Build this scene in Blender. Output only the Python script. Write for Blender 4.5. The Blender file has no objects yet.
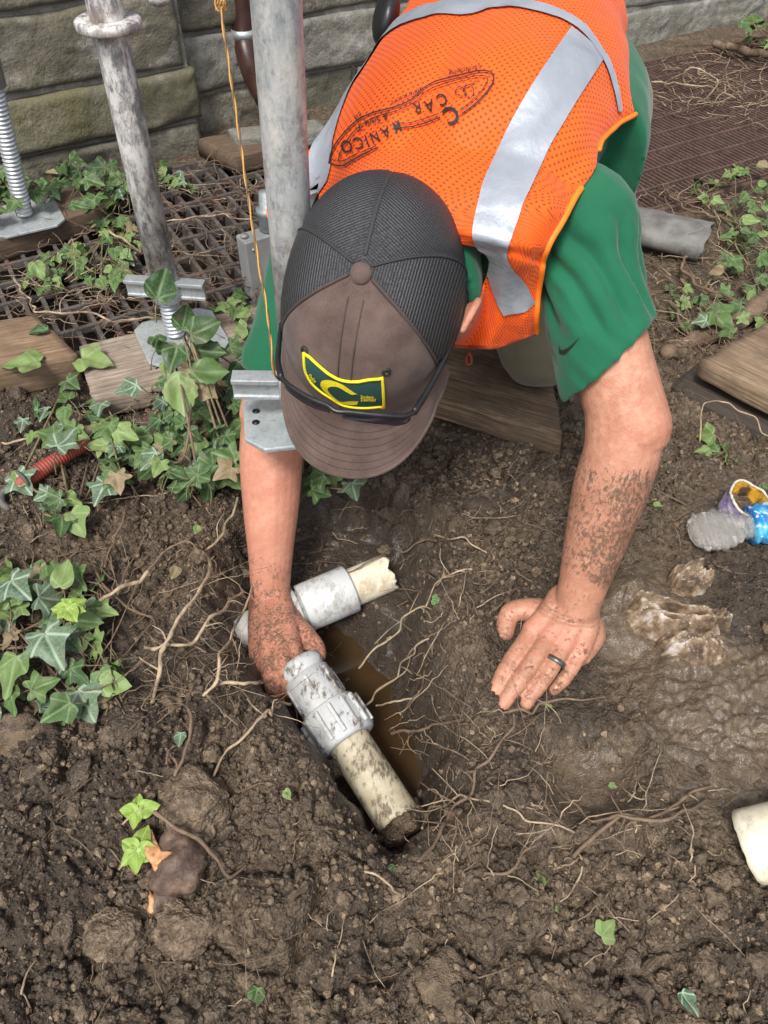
import bpy, bmesh, math, random
import numpy as np
from mathutils import Vector, Matrix
from mathutils.bvhtree import BVHTree

random.seed(7)
RNG = np.random.default_rng(7)
SC = bpy.context.scene
COL = SC.collection
rad = math.radians

# ------------------------------------------------------------------ camera
H = 0.88
PITCH = rad(47.6)
FPX = 769.0
cam_d = bpy.data.cameras.new('camera')
cam = bpy.data.objects.new('camera', cam_d)
COL.objects.link(cam)
cam.location = (0, 0, H)
cam.rotation_euler = (math.pi / 2 - PITCH, 0, 0)
cam_d.sensor_fit = 'VERTICAL'
cam_d.sensor_height = 24.0
cam_d.lens = 24.0 * FPX / 1024.0
cam_d.clip_start = 0.02
cam_d.clip_end = 300
SC.camera = cam
CF = np.array([0, math.cos(PITCH), -math.sin(PITCH)])
CU = np.array([0, math.sin(PITCH), math.cos(PITCH)])
CR = np.array([1.0, 0, 0])
C0 = np.array([0, 0, H])


def ray(px, py):
    """direction with unit depth along the view axis"""
    return CF + CR * ((px - 384) / FPX) + CU * ((512 - py) / FPX)


def P(px, py, z=0.0):
    d = ray(px, py)
    return C0 + d * ((z - H) / d[2])


def PD(px, py, dep):
    return C0 + ray(px, py) * dep


def PY(px, py, y):
    d = ray(px, py)
    return C0 + d * (y / d[1])


def pix(p):
    v = np.asarray(p, float) - C0
    dep = v @ CF
    return np.stack([384 + FPX * (v @ CR) / dep, 512 - FPX * (v @ CU) / dep], -1), dep


def nrm(v):
    v = np.asarray(v, float)
    return v / (np.linalg.norm(v, axis=-1, keepdims=True) + 1e-12)


# ------------------------------------------------------------------ noise
def _h(ix, iy, iz, seed):
    n = (ix.astype(np.int64) * 374761393 + iy.astype(np.int64) * 668265263 + iz.astype(np.int64) * 1274126177 + seed * 974634777) & 0xFFFFFFFF
    n = ((n ^ (n >> 13)) * 1274126177) & 0xFFFFFFFF
    n = (n ^ (n >> 16)) & 0xFFFFFFFF
    n = ((n ^ (n >> 11)) * 2246822519) & 0xFFFFFFFF
    return ((n ^ (n >> 15)) & 0xFFFFFF) / float(0xFFFFFF)


def vn(x, y, z=None, seed=0):
    """value noise, -1..1"""
    x = np.asarray(x, float); y = np.asarray(y, float)
    z = np.zeros_like(x) if z is None else np.asarray(z, float)
    ix, iy, iz = np.floor(x), np.floor(y), np.floor(z)
    fx, fy, fz = x - ix, y - iy, z - iz
    q = lambda t: t * t * t * (t * (t * 6 - 15) + 10)
    ux, uy, uz = q(fx), q(fy), q(fz)
    r = 0
    for dz in (0, 1):
        wz = uz if dz else 1 - uz
        if dz and not np.any(fz):
            continue
        for dx in (0, 1):
            wx = ux if dx else 1 - ux
            for dy in (0, 1):
                wy = uy if dy else 1 - uy
                r = r + wx * wy * wz * _h(ix + dx, iy + dy, iz + dz, seed)
    return r * 2 - 1


def fbm(x, y, z=None, oct=4, seed=0, gain=.5):
    a, s, r, f = 1.0, 0.0, 0.0, 1.0
    for o in range(oct):
        r = r + a * vn(x * f + o * 17.3, y * f - o * 9.1, None if z is None else z * f + o * 5.7, seed + o)
        s += a; a *= gain; f *= 2.03
    return r / s


def worley(x, y, seed=0):
    ix, iy = np.floor(x), np.floor(y)
    f1 = np.full(x.shape, 9.0); f2 = np.full(x.shape, 9.0); cid = np.zeros(x.shape)
    z0 = np.zeros_like(ix)
    for dx in (-1, 0, 1):
        for dy in (-1, 0, 1):
            cx, cy = ix + dx, iy + dy
            px = cx + .1 + .8 * _h(cx, cy, z0, seed); py = cy + .1 + .8 * _h(cx, cy, z0, seed + 51)
            d = np.hypot(px - x, py - y)
            h = _h(cx, cy, z0, seed + 99)
            n = d < f1
            f2 = np.where(n, f1, np.minimum(f2, d))
            cid = np.where(n, h, cid)
            f1 = np.where(n, d, f1)
    return f1, f2, cid


def sst(a, b, x):
    t = np.clip((x - a) / (b - a), 0, 1)
    return t * t * (3 - 2 * t)


def poly_sd(x, y, poly):
    """signed distance to polygon, positive inside"""
    poly = np.asarray(poly, float)
    d = np.full(x.shape, 1e9); ins = np.zeros(x.shape, bool)
    n = len(poly)
    for i in range(n):
        a, b = poly[i], poly[(i + 1) % n]
        e = b - a
        t = np.clip(((x - a[0]) * e[0] + (y - a[1]) * e[1]) / (e @ e), 0, 1)
        d = np.minimum(d, np.hypot(x - a[0] - t * e[0], y - a[1] - t * e[1]))
        c = (a[1] > y) != (b[1] > y)
        with np.errstate(divide='ignore', invalid='ignore'):
            xi = (b[0] - a[0]) * (y - a[1]) / (b[1] - a[1] + 1e-15) + a[0]
        ins ^= c & (x < xi)
    return np.where(ins, d, -d)


def spline(pts, n):
    """Catmull-Rom through pts, n samples, roughly even"""
    pts = np.asarray(pts, float)
    if len(pts) == 2:
        return pts[0] + (pts[1] - pts[0]) * np.linspace(0, 1, n)[:, None]
    e = np.vstack([2 * pts[0] - pts[1], pts, 2 * pts[-1] - pts[-2]])
    seg = len(pts) - 1
    ln = np.concatenate([[0], np.cumsum(np.linalg.norm(np.diff(pts, axis=0), axis=1) ** .75)])
    u = np.interp(np.linspace(0, ln[-1], n), ln, np.arange(seg + 1))
    k = np.clip(np.floor(u).astype(int), 0, seg - 1)
    t = (u - k)[:, None]
    p0, p1, p2, p3 = e[k], e[k + 1], e[k + 2], e[k + 3]
    return .5 * (2 * p1 + (p2 - p0) * t + (2 * p0 - 5 * p1 + 4 * p2 - p3) * t * t + (3 * p1 - p0 - 3 * p2 + p3) * t ** 3)


# ------------------------------------------------------------------ mesh containers
class MB:
    def __init__(self):
        self.V = []; self.F = []; self.M = []; self.n = 0; self.UV = []

    def add(self, V, F, m=0, uv=None):
        V = np.asarray(V, float).reshape(-1, 3)
        self.V.append(V)
        self.F.extend([tuple(int(i) + self.n for i in f) for f in F])
        self.M.extend([m] * len(F))
        self.UV.append(np.zeros((len(V), 2)) if uv is None else np.asarray(uv, float))
        self.n += len(V)
        return self

    def arr(self):
        return np.vstack(self.V), self.F


def grid_faces(nu, nv, wrap=False):
    """grid of nu rows x nv columns"""
    F = []
    for i in range(nu - 1):
        for j in range(nv - (0 if wrap else 1)):
            j2 = (j + 1) % nv
            F.append((i * nv + j, i * nv + j2, (i + 1) * nv + j2, (i + 1) * nv + j))
    return F


def frames(pts, up=None):
    pts = np.asarray(pts, float)
    T = nrm(np.gradient(pts, axis=0))
    if up is None:
        up = np.array([0, 0, 1.0]) if abs(T[0][2]) < .9 else np.array([0, 1.0, 0])
    up = np.asarray(up, float)
    A = []
    a = nrm(up - T[0] * (up @ T[0]))
    for t in T:
        a = nrm(a - t * (a @ t)); A.append(a)
    A = np.array(A)
    B = np.cross(T, A)
    return T, A, B


def tube(pts, r, n=12, caps='round', flat=1.0, up=None):
    """closed tube; r scalar or per point; A axis scaled by flat"""
    pts = np.asarray(pts, float)
    r = np.broadcast_to(np.asarray(r, float), (len(pts),)).copy()
    if caps == 'round':
        t0 = nrm(pts[0] - pts[1]); t1 = nrm(pts[-1] - pts[-2])
        k = [(.97, .25), (.8, .6), (.45, .89), (.06, 1.0)]
        pre = [pts[0] + t0 * r[0] * b for a, b in k][::-1]; prer = [r[0] * a for a, b in k][::-1]
        post = [pts[-1] + t1 * r[-1] * b for a, b in k]; postr = [r[-1] * a for a, b in k]
        pts = np.vstack([pre, pts, post]); r = np.concatenate([prer, r, postr])
    T, A, B = frames(pts, up)
    th = np.linspace(0, 2 * np.pi, n, endpoint=False)
    V = pts[:, None, :] + r[:, None, None] * (flat * np.cos(th)[None, :, None] * A[:, None, :] + np.sin(th)[None, :, None] * B[:, None, :])
    V = V.reshape(-1, 3)
    F = grid_faces(len(pts), n, True)
    if caps:
        F = F + [tuple(range(n))[::-1], tuple(range((len(pts) - 1) * n, len(pts) * n))]
    return V, F


def box(c, ax, ay, az, hx, hy, hz):
    c, ax, ay, az = [np.asarray(q, float) for q in (c, ax, ay, az)]
    V = [c + ax * hx * i + ay * hy * j + az * hz * k for k in (-1, 1) for j in (-1, 1) for i in (-1, 1)]
    F = [(0, 2, 3, 1), (4, 5, 7, 6), (0, 1, 5, 4), (2, 6, 7, 3), (0, 4, 6, 2), (1, 3, 7, 5)]
    return np.array(V), F


def lathe(prof, c, axis, n=32, cap=True, ref=None):
    """prof: list of (t along axis, radius)"""
    c = np.asarray(c, float); axis = nrm(axis)
    ref = np.array([0, 0, 1.0]) if ref is None else np.asarray(ref, float)
    if abs(axis @ nrm(ref)) > .95:
        ref = np.array([0, 1.0, 0])
    a = nrm(ref - axis * (ref @ axis)); b = np.cross(axis, a)
    th = np.linspace(0, 2 * np.pi, n, endpoint=False)
    V = np.vstack([c + axis * t + r * (np.cos(th)[:, None] * a + np.sin(th)[:, None] * b) for t, r in prof])
    F = grid_faces(len(prof), n, True)
    if cap:
        F = F + [tuple(range(n))[::-1], tuple(range((len(prof) - 1) * n, len(prof) * n))]
    return V, F


def _root(o):
    while o.parent is not None:
        o = o.parent
    return o


def mesh_of(name, V, F, mats, smooth=True, midx=None, uv=None):
    me = bpy.data.meshes.new(name)
    V = np.asarray(V, np.float32).reshape(-1, 3)
    if isinstance(F, np.ndarray):
        nf, k = F.shape
        me.vertices.add(len(V)); me.vertices.foreach_set('co', V.ravel())
        me.loops.add(nf * k); me.loops.foreach_set('vertex_index', F.astype(np.int32).ravel())
        me.polygons.add(nf); me.polygons.foreach_set('loop_start', np.arange(0, nf * k, k, dtype=np.int32))
        me.update(calc_edges=True); me.validate()
    else:
        me.from_pydata(V.tolist(), [], F)
    if not isinstance(mats, (list, tuple)):
        mats = [mats]
    for m in mats:
        me.materials.append(m)
    if smooth:
        me.polygons.foreach_set('use_smooth', np.ones(len(me.polygons), bool))
    if midx is not None:
        me.polygons.foreach_set('material_index', np.asarray(midx, np.int32))
    if uv is not None:
        l = me.uv_layers.new(name='UVMap')
        vi = np.zeros(len(me.loops), np.int32); me.loops.foreach_get('vertex_index', vi)
        l.data.foreach_set('uv', np.asarray(uv, np.float32)[vi].ravel())
    me.update()
    return me


def fattr(o, name, vals):
    a = o.data.attributes.new(name, 'FLOAT', 'POINT')
    a.data.foreach_set('value', np.asarray(vals, np.float32))


def outward(o):
    bm = bmesh.new(); bm.from_mesh(o.data)
    bmesh.ops.recalc_face_normals(bm, faces=bm.faces[:])
    bm.to_mesh(o.data); bm.free()
    return o


GROUPS = {'root': 'roots exposed in the dug mud', 'leaf': 'fallen leaves on the mud and boards', 'ivy': 'ivy plants round the dig', 'seedling': 'seedlings by the roots and ivy',
          'clod': 'clods of mud', 'stone': 'stones in the mud', 'board': 'boards lying on the ground', 'grating': 'floor gratings by the wall', 'scaffold tube': 'scaffold tubes on jacks',
          'sheet': 'pale muddy folds right of the hand', 'vine': 'vines trailing on the ground', 'twig': 'twigs on the steel grating', 'branch': 'fallen branches', 'slab': 'slabs by the wall'}


def tag(o, label, cat=None, group=None, kind=None):
    group = group or GROUPS.get(cat)
    if label: o['label'] = label
    if cat: o['category'] = cat
    if group: o['group'] = group
    if kind: o['kind'] = kind
    return o


def thing(name, label, cat, loc=(0, 0, 0), group=None):
    o = bpy.data.objects.new(name, None); COL.objects.link(o)
    o.empty_display_size = .05
    o.location = [float(q) for q in loc]
    return tag(o, label, cat, group)


def part(name, V, F, mats, parent, smooth=True, midx=None, uv=None, fix=False, label=None):
    off = np.array(_root(parent).location)
    me = mesh_of(name, np.asarray(V, float).reshape(-1, 3) - off, F, mats, smooth, midx, uv)
    o = bpy.data.objects.new(name, me); COL.objects.link(o)
    o.parent = parent
    if label: o['label'] = label
    if fix: outward(o)
    return o


def solo(name, V, F, mats, label, cat, group=None, smooth=True, midx=None, uv=None, fix=False, kind=None):
    V = np.asarray(V, float).reshape(-1, 3)
    loc = np.array([V[:, 0].mean(), V[:, 1].mean(), V[:, 2].min()]) if kind is None else np.zeros(3)
    me = mesh_of(name, V - loc, F, mats, smooth, midx, uv)
    o = bpy.data.objects.new(name, me); COL.objects.link(o)
    o.location = loc
    if kind: o['kind'] = kind
    tag(o, label, cat, group)
    if fix: outward(o)
    return o


def bevel(o, w=.002, seg=2, ang=35):
    m = o.modifiers.new('bevel', 'BEVEL'); m.width = w; m.segments = seg; m.limit_method = 'ANGLE'; m.angle_limit = rad(ang)
    return o


def voxel_union(mbs, voxel, smooth=4, fac=.5):
    """union of overlapping closed shapes as one continuous surface; returns V, F(ndarray)"""
    mb = MB()
    for V, F in mbs:
        mb.add(V, F)
    V, F = mb.arr()
    me = mesh_of('tmp', V, F, [])
    o = bpy.data.objects.new('tmp', me); COL.objects.link(o)
    outward(o)
    m = o.modifiers.new('r', 'REMESH'); m.mode = 'VOXEL'; m.voxel_size = voxel; m.adaptivity = 0
    if smooth:
        s = o.modifiers.new('s', 'SMOOTH'); s.iterations = smooth; s.factor = fac
    dg = bpy.context.evaluated_depsgraph_get()
    e = o.evaluated_get(dg); em = e.to_mesh()
    VV = np.zeros(len(em.vertices) * 3, np.float32); em.vertices.foreach_get('co', VV)
    FF = np.zeros(len(em.loops), np.int32); em.loops.foreach_get('vertex_index', FF)
    tot = np.zeros(len(em.polygons), np.int32); em.polygons.foreach_get('loop_total', tot)
    st = np.zeros(len(em.polygons), np.int32); em.polygons.foreach_get('loop_start', st)
    e.to_mesh_clear()
    bpy.data.objects.remove(o); bpy.data.meshes.remove(me)
    VV = VV.reshape(-1, 3).astype(float)
    if np.all(tot == 4):
        return VV, FF.reshape(-1, 4)
    return VV, [tuple(FF[s:s + t]) for s, t in zip(st, tot)]


def bvh(V, F):
    return BVHTree.FromPolygons([tuple(v) for v in np.asarray(V, float)], [tuple(int(i) for i in f) for f in F])


def vnormals(V, F):
    V = np.asarray(V, float)
    N = np.zeros_like(V)
    F = np.asarray(F)
    a, b, c, d = V[F[:, 0]], V[F[:, 1]], V[F[:, 2]], V[F[:, 3]]
    fn = np.cross(c - a, d - b)
    for k in range(4):
        np.add.at(N, F[:, k], fn)
    return nrm(N)


# ------------------------------------------------------------------ materials
class NT:
    """small helper around a node tree"""
    def __init__(self, name):
        self.m = bpy.data.materials.new(name); self.m.use_nodes = True
        self.t = self.m.node_tree; self.n = self.t.nodes
        self.b = self.n['Principled BSDF']
        self.out = self.n['Material Output']

    def new(self, typ, **kw):
        x = self.n.new(typ)
        for k, v in kw.items():
            setattr(x, k, v)
        return x

    def link(self, a, b):
        self.t.links.new(a, b)

    def put(self, sock, v):
        if hasattr(v, 'links') or hasattr(v, 'is_linked'):
            self.link(v, sock)
        else:
            sock.default_value = v

    def coord(self, which='Object'):
        return self.new('ShaderNodeTexCoord').outputs[which]

    def mapping(self, vec, scale=(1, 1, 1), rot=(0, 0, 0), loc=(0, 0, 0)):
        m = self.new('ShaderNodeMapping')
        self.link(vec, m.inputs['Vector'])
        m.inputs['Scale'].default_value = scale; m.inputs['Rotation'].default_value = rot; m.inputs['Location'].default_value = loc
        return m.outputs[0]

    def noise(self, vec, scale, detail=4, rough=.55, dist=0):
        x = self.new('ShaderNodeTexNoise'); self.link(vec, x.inputs['Vector'])
        x.inputs['Scale'].default_value = scale; x.inputs['Detail'].default_value = detail
        x.inputs['Roughness'].default_value = rough; x.inputs['Distortion'].default_value = dist
        return x.outputs['Fac']

    def voro(self, vec, scale, feat='F1', out='Distance'):
        x = self.new('ShaderNodeTexVoronoi'); self.link(vec, x.inputs['Vector']); x.feature = feat
        x.inputs['Scale'].default_value = scale
        return x.outputs[out]

    def wave(self, vec, scale, dist=0, detail=2, dscale=1, dirn='X', typ='BANDS', prof='SIN'):
        x = self.new('ShaderNodeTexWave'); self.link(vec, x.inputs['Vector'])
        x.wave_type = typ; x.wave_profile = prof
        if typ == 'BANDS': x.bands_direction = dirn
        x.inputs['Scale'].default_value = scale; x.inputs['Distortion'].default_value = dist
        x.inputs['Detail'].default_value = detail; x.inputs['Detail Scale'].default_value = dscale
        return x.outputs['Fac']

    def ramp(self, fac, stops, interp='LINEAR'):
        r = self.new('ShaderNodeValToRGB'); self.link(fac, r.inputs[0]); cr = r.color_ramp; cr.interpolation = interp
        while len(cr.elements) < len(stops): cr.elements.new(.5)
        for e, (p, c) in zip(cr.elements, stops):
            e.position = p
            if isinstance(c, (int, float)): c = (c, c, c)
            e.color = tuple(c) + (1,) if len(c) == 3 else c
        return r.outputs[0]

    def mix(self, fac, a, b, typ='MIX'):
        x = self.new('ShaderNodeMix', data_type='RGBA', blend_type=typ)
        x.clamp_factor = True
        self.put(x.inputs[0], fac)
        for s, v in ((x.inputs[6], a), (x.inputs[7], b)):
            if isinstance(v, tuple) and len(v) == 3: v = v + (1,)
            self.put(s, v)
        return x.outputs[2]

    def math(self, op, a, b=0.0, c=None, clamp=False):
        x = self.new('ShaderNodeMath', operation=op); x.use_clamp = clamp
        self.put(x.inputs[0], a); self.put(x.inputs[1], b)
        if c is not None: self.put(x.inputs[2], c)
        return x.outputs[0]

    def attr(self, name, out='Fac'):
        x = self.new('ShaderNodeAttribute', attribute_name=name)
        return x.outputs[out]

    def bump(self, h, strength=.5, dist=.01, prev=None):
        x = self.new('ShaderNodeBump'); self.link(h, x.inputs['Height'])
        x.inputs['Strength'].default_value = strength; x.inputs['Distance'].default_value = dist
        if prev is not None: self.link(prev, x.inputs['Normal'])
        return x.outputs[0]

    def set(self, color=None, rough=None, normal=None, metal=None, spec=None, **kw):
        b = self.b
        if color is not None:
            self.put(b.inputs['Base Color'], color + (1,) if isinstance(color, tuple) and len(color) == 3 else color)
        if rough is not None: self.put(b.inputs['Roughness'], rough)
        if normal is not None: self.link(normal, b.inputs['Normal'])
        if metal is not None: self.put(b.inputs['Metallic'], metal)
        if spec is not None: b.inputs['Specular IOR Level'].default_value = spec
        for k, v in kw.items():
            self.put(b.inputs[k.replace('_', ' ')], v)
        return self.m


def srgb(r, g, b):
    f = lambda c: (c / 255 / 12.92) if c / 255 <= .04045 else ((c / 255 + .055) / 1.055) ** 2.4
    return (f(r), f(g), f(b))


def plain(name, color, rough=.6, metal=0, nscale=40, var=.25, bump=.15, bdist=.002, spec=.5):
    n = NT(name); c = n.coord()
    f = n.noise(c, nscale, 5)
    col = n.mix(n.ramp(f, [(.3, 0.0), (.7, 1.0)]), tuple(q * (1 - var) for q in color), tuple(min(1, q * (1 + var)) for q in color))
    f2 = n.noise(c, nscale * 6, 3)
    return n.set(col, n.ramp(f, [(.3, max(0, rough - .1)), (.7, min(1, rough + .1))]), n.bump(f2, bump, bdist), metal, spec)
M = {}

def m_mud():
    n = NT('wet_mud'); c = n.coord()
    wet = n.attr('wet'); tone = n.attr('tone')
    f1 = n.noise(c, 14, 6, .62); f2 = n.noise(c, 90, 5, .6); f3 = n.noise(c, 420, 3, .6)
    col = n.ramp(f2, [(.28, (.048, .031, .018)), (.5, (.142, .099, .062)), (.72, (.31, .232, .155))])
    col = n.mix(n.ramp(f1, [(.35, 0.0), (.65, .60)]), col, (.050, .034, .023))
    pale = n.ramp(f3, [(.60, 0.0), (.70, 1.0)])
    col = n.mix(n.math('MULTIPLY', pale, .35), col, (.26, .21, .155))
    grit = n.ramp(n.voro(c, 190), [(.05, 1.0), (.11, 0.0)])
    gmask = n.ramp(n.noise(c, 60, 2), [(.55, 0.0), (.62, 1.0)])
    col = n.mix(n.math('MULTIPLY', n.math('MULTIPLY', grit, gmask), .7), col, (.36, .32, .26))
    col = n.mix(n.math('MULTIPLY', wet, .45), col, n.mix(f1, (.105, .071, .040), (.225, .162, .098)))
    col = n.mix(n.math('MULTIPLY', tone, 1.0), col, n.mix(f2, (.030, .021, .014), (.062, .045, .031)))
    rdry = n.ramp(f2, [(.35, .40), (.62, .85)]); rwet = n.ramp(n.noise(c, 55, 4), [(.38, .10), (.62, .42)])
    r = n.math('ADD', n.math('MULTIPLY', rdry, n.math('SUBTRACT', 1.0, wet)), n.math('MULTIPLY', rwet, wet))
    vz = n.voro(c, 210); h = n.math('ADD', n.math('ADD', n.math('MULTIPLY', f2, .6), n.math('MULTIPLY', f3, .45)), n.math('MULTIPLY', vz, n.math('MULTIPLY', n.math('SUBTRACT', 1.0, wet), -.5)))
    nb = n.bump(h, 1.0, .010)
    M['mud'] = n.set(col, r, nb, spec=.5, Coat_Weight=n.math('MULTIPLY', wet, n.ramp(n.noise(c, 38, 4), [(.36, .1), (.58, 1.0)])), Coat_Roughness=.07)
    n.link(n.bump(n.math('ADD', n.noise(c, 60, 4), n.math('MULTIPLY', f3, .25)), .7, .006), n.b.inputs['Coat Normal'])

def m_crumb():
    n = NT('soil_crumb'); c = n.coord()
    f2 = n.noise(c, 110, 5, .6); f1 = n.noise(c, 9, 3); f3 = n.noise(c, 500, 3)
    col = n.ramp(f2, [(.28, (.048, .031, .018)), (.5, (.142, .099, .062)), (.74, (.32, .24, .163))])
    tn = n.attr('tint')
    col = n.mix(1.0, col, n.ramp(tn, [(.0, .50), (.5, 1.0), (.85, 1.35), (1.0, 2.0)]), 'MULTIPLY')
    col = n.mix(n.ramp(f1, [(.4, 0.0), (.65, .5)]), col, (.058, .040, .028))
    col = n.mix(n.math('MULTIPLY', n.ramp(f3, [(.6, 0.0), (.7, 1.0)]), .4), col, (.27, .22, .165))
    h = n.math('ADD', n.math('ADD', n.math('MULTIPLY', f2, .6), n.math('MULTIPLY', f3, .5)), n.math('MULTIPLY', n.voro(c, 260), -.5))
    M['crumb'] = n.set(col, n.ramp(n.noise(c, 35, 3), [(.35, .28), (.6, .80)]), n.bump(h, .9, .006))

def m_skin():
    n = NT('skin'); c = n.coord()
    f = n.noise(c, 18, 4); f2 = n.noise(c, 110, 4); f3 = n.noise(c, 520, 2)
    red = n.attr('red')
    col = n.mix(n.ramp(n.noise(c, 30, 5, .65), [(.35, 0.0), (.65, 1.0)]), (.40, .190, .115), (.57, .300, .200))
    col = n.mix(n.math('MULTIPLY', n.ramp(f2, [(.42, 0.0), (.66, 1.0)]), .55), col, (.40, .145, .09))
    fk = n.ramp(n.noise(c, 330, 3, .6), [(.60, 0.0), (.68, 1.0)])
    col = n.mix(n.math('MULTIPLY', fk, .40), col, (.26, .105, .06))
    col = n.mix(n.math('MULTIPLY', red, .6), col, (.62, .22, .155))
    dirt = n.attr('dirt')
    # spatter: threshold falls as dirt rises
    s = n.math('ADD', n.math('MULTIPLY', n.noise(c, 60, 7, .75), .62), n.math('MULTIPLY', n.noise(n.mapping(c, (1, 1, .5)), 260, 5, .75), .88))
    d = n.math('SUBTRACT', n.math('ADD', s, n.math('MULTIPLY', dirt, .36)), .995)
    k = n.ramp(d, [(.0, 0.0), (.13, 1.0)])
    mudc = n.mix(n.noise(c, 260, 3), (.060, .037, .023), (.16, .105, .068))
    film = n.math('MULTIPLY', n.math('MULTIPLY', dirt, n.ramp(n.noise(c, 40, 6, .7), [(.35, .15), (.65, 1.0)])), .62, clamp=True)
    col = n.mix(film, col, (.24, .125, .075))
    col = n.mix(n.math('MULTIPLY', k, .88), col, mudc)
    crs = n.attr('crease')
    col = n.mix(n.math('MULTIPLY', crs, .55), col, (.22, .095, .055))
    h = n.math('ADD', n.math('MULTIPLY', f2, .35), n.math('ADD', n.math('MULTIPLY', f3, .30), n.math('MULTIPLY', k, .5)))
    M['skin'] = n.set(col, n.ramp(f2, [(.3, .40), (.7, .58)]), n.bump(h, .6, .0035), spec=.45, Subsurface_Weight=.12, Subsurface_Scale=.006)
    n.b.inputs['Subsurface Radius'].default_value = (1, .35, .2)

def m_cloth(name, color, var=.12, weave=900, rough=.85, bump=.25):
    n = NT(name); c = n.coord()
    f = n.noise(c, 9, 4); w = n.noise(c, weave, 2)
    col = n.mix(n.ramp(f, [(.3, 0.0), (.7, 1.0)]), tuple(q * (1 - var) for q in color), tuple(q * (1 + var) for q in color))
    fold = n.noise(n.mapping(c, (1, 1, 1)), 22, 3, .5)
    nb = n.bump(fold, .18, .02); nb = n.bump(w, bump, .001, nb)
    m = n.set(col, rough, nb, spec=.25, Sheen_Weight=.15)
    return m

def m_vest():
    n = NT('orange_mesh_fabric'); uv = n.coord('UV'); c = n.coord()
    # uv in metres: staggered round holes
    def dots(off):
        u = n.mapping(uv, (1 / .0088, 1 / .0088, 1), loc=(off, off, 0))
        x = n.new('ShaderNodeSeparateXYZ'); n.link(u, x.inputs[0])
        fx = n.math('SUBTRACT', n.math('FRACT', x.outputs[0]), .5); fy = n.math('SUBTRACT', n.math('FRACT', x.outputs[1]), .5)
        return n.math('SQRT', n.math('ADD', n.math('MULTIPLY', fx, fx), n.math('MULTIPLY', fy, fy)))
    d = n.math('MINIMUM', dots(0.0), dots(.5))
    hole = n.ramp(d, [(.13, 1.0), (.21, 0.0)])
    f = n.noise(c, 8, 3)
    col = n.mix(f, (.84, .092, .003), (.90, .118, .005))
    col = n.mix(n.math('MULTIPLY', hole, .88), col, (.17, .028, .010))
    fold = n.noise(n.mapping(c, (1, 1, 1)), 16, 3, .5)
    nb = n.bump(fold, .22, .03); nb = n.bump(n.math('SUBTRACT', 1.0, hole), .35, .0012, nb)
    M['vest'] = n.set(col, .62, nb, spec=.3, Sheen_Weight=.1)

def m_strip():
    n = NT('silver_reflective_tape'); c = n.coord()
    f = n.noise(c, 25, 4); w = n.noise(c, 700, 2)
    col = n.mix(f, (.27, .30, .345), (.40, .43, .48))
    nb = n.bump(f, .3, .012); nb = n.bump(w, .15, .0008, nb)
    M['strip'] = n.set(col, n.ramp(f, [(.3, .34), (.7, .52)]), nb, .25)

def m_capmesh():
    n = NT('black_cap_netting'); uv = n.coord('UV'); c = n.coord()
    w = n.wave(n.mapping(uv, (1, 1, 1)), 118, .8, 2, 1.5, 'X')
    hx = n.voro(c, 620)
    hole = n.ramp(hx, [(.25, 1.0), (.42, 0.0)])
    col = n.mix(w, (.012, .012, .014), (.050, .050, .054))
    col = n.mix(n.math('MULTIPLY', hole, .6), col, (.008, .008, .009))
    nb = n.bump(w, .45, .002); nb = n.bump(hx, .4, .001, nb)
    M['capmesh'] = n.set(col, .55, nb, spec=.4)

def m_capbrown(name='brown_cap_twill', rings=False):
    n = NT(name); c = n.coord(); uv = n.coord('UV')
    f = n.noise(c, 30, 4); w = n.noise(c, 1100, 2, .7)
    col = n.mix(n.ramp(f, [(.35, 0.0), (.65, 1.0)]), (.070, .045, .036), (.125, .086, .072))
    col = n.mix(n.ramp(w, [(.4, 0.0), (.75, .35)]), col, (.21, .155, .135))
    nb = n.bump(w, .5, .0014)
    if rings:
        x = n.new('ShaderNodeSeparateXYZ'); n.link(uv, x.inputs[0])
        t = n.math('FRACT', n.math('MULTIPLY', x.outputs[1], 8.0))
        line = n.ramp(t, [(.0, 1.0), (.09, 1.0), (.16, 0.0)])
        line = n.math('MULTIPLY', line, n.ramp(x.outputs[1], [(.12, 0.0), (.2, 1.0)]))
        col = n.mix(n.math('MULTIPLY', line, .6), col, (.035, .024, .020))
        nb = n.bump(n.math('SUBTRACT', 1.0, line), .5, .0025, nb)
    M[name] = n.set(col, .85, nb, spec=.2, Sheen_Weight=.1)
    return M[name]

def m_galv(name, c1, c2, c3, rough=.45, metal=.55, sc=30, rust=0.0, white=0.0):
    n = NT(name); c = n.coord()
    v = n.noise(n.mapping(c, (1, 1, .45)), sc, 6, .7); f2 = n.noise(c, sc * 5, 5, .7)
    col = n.ramp(v, [(.3, c1), (.5, c2), (.7, c3)])
    col = n.mix(n.ramp(f2, [(.5, 0.0), (.72, .6)]), col, tuple(q * .45 for q in c1))
    if white:
        wm = n.ramp(n.noise(n.mapping(c, (1, 1, .35)), sc * 1.7, 7, .75), [(.44, 0.0), (.56, 1.0)])
        col = n.mix(n.math('MULTIPLY', wm, white), col, (.62, .60, .58))
    if rust:
        rm = n.ramp(n.noise(c, sc * .8, 7, .75), [(.52, 0.0), (.62, 1.0)])
        col = n.mix(n.math('MULTIPLY', rm, rust), col, (.16, .075, .045))
    M[name] = n.set(col, n.ramp(f2, [(.3, rough - .08), (.7, rough + .18)]), n.bump(f2, .35, .0015), metal)
    return M[name]

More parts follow.
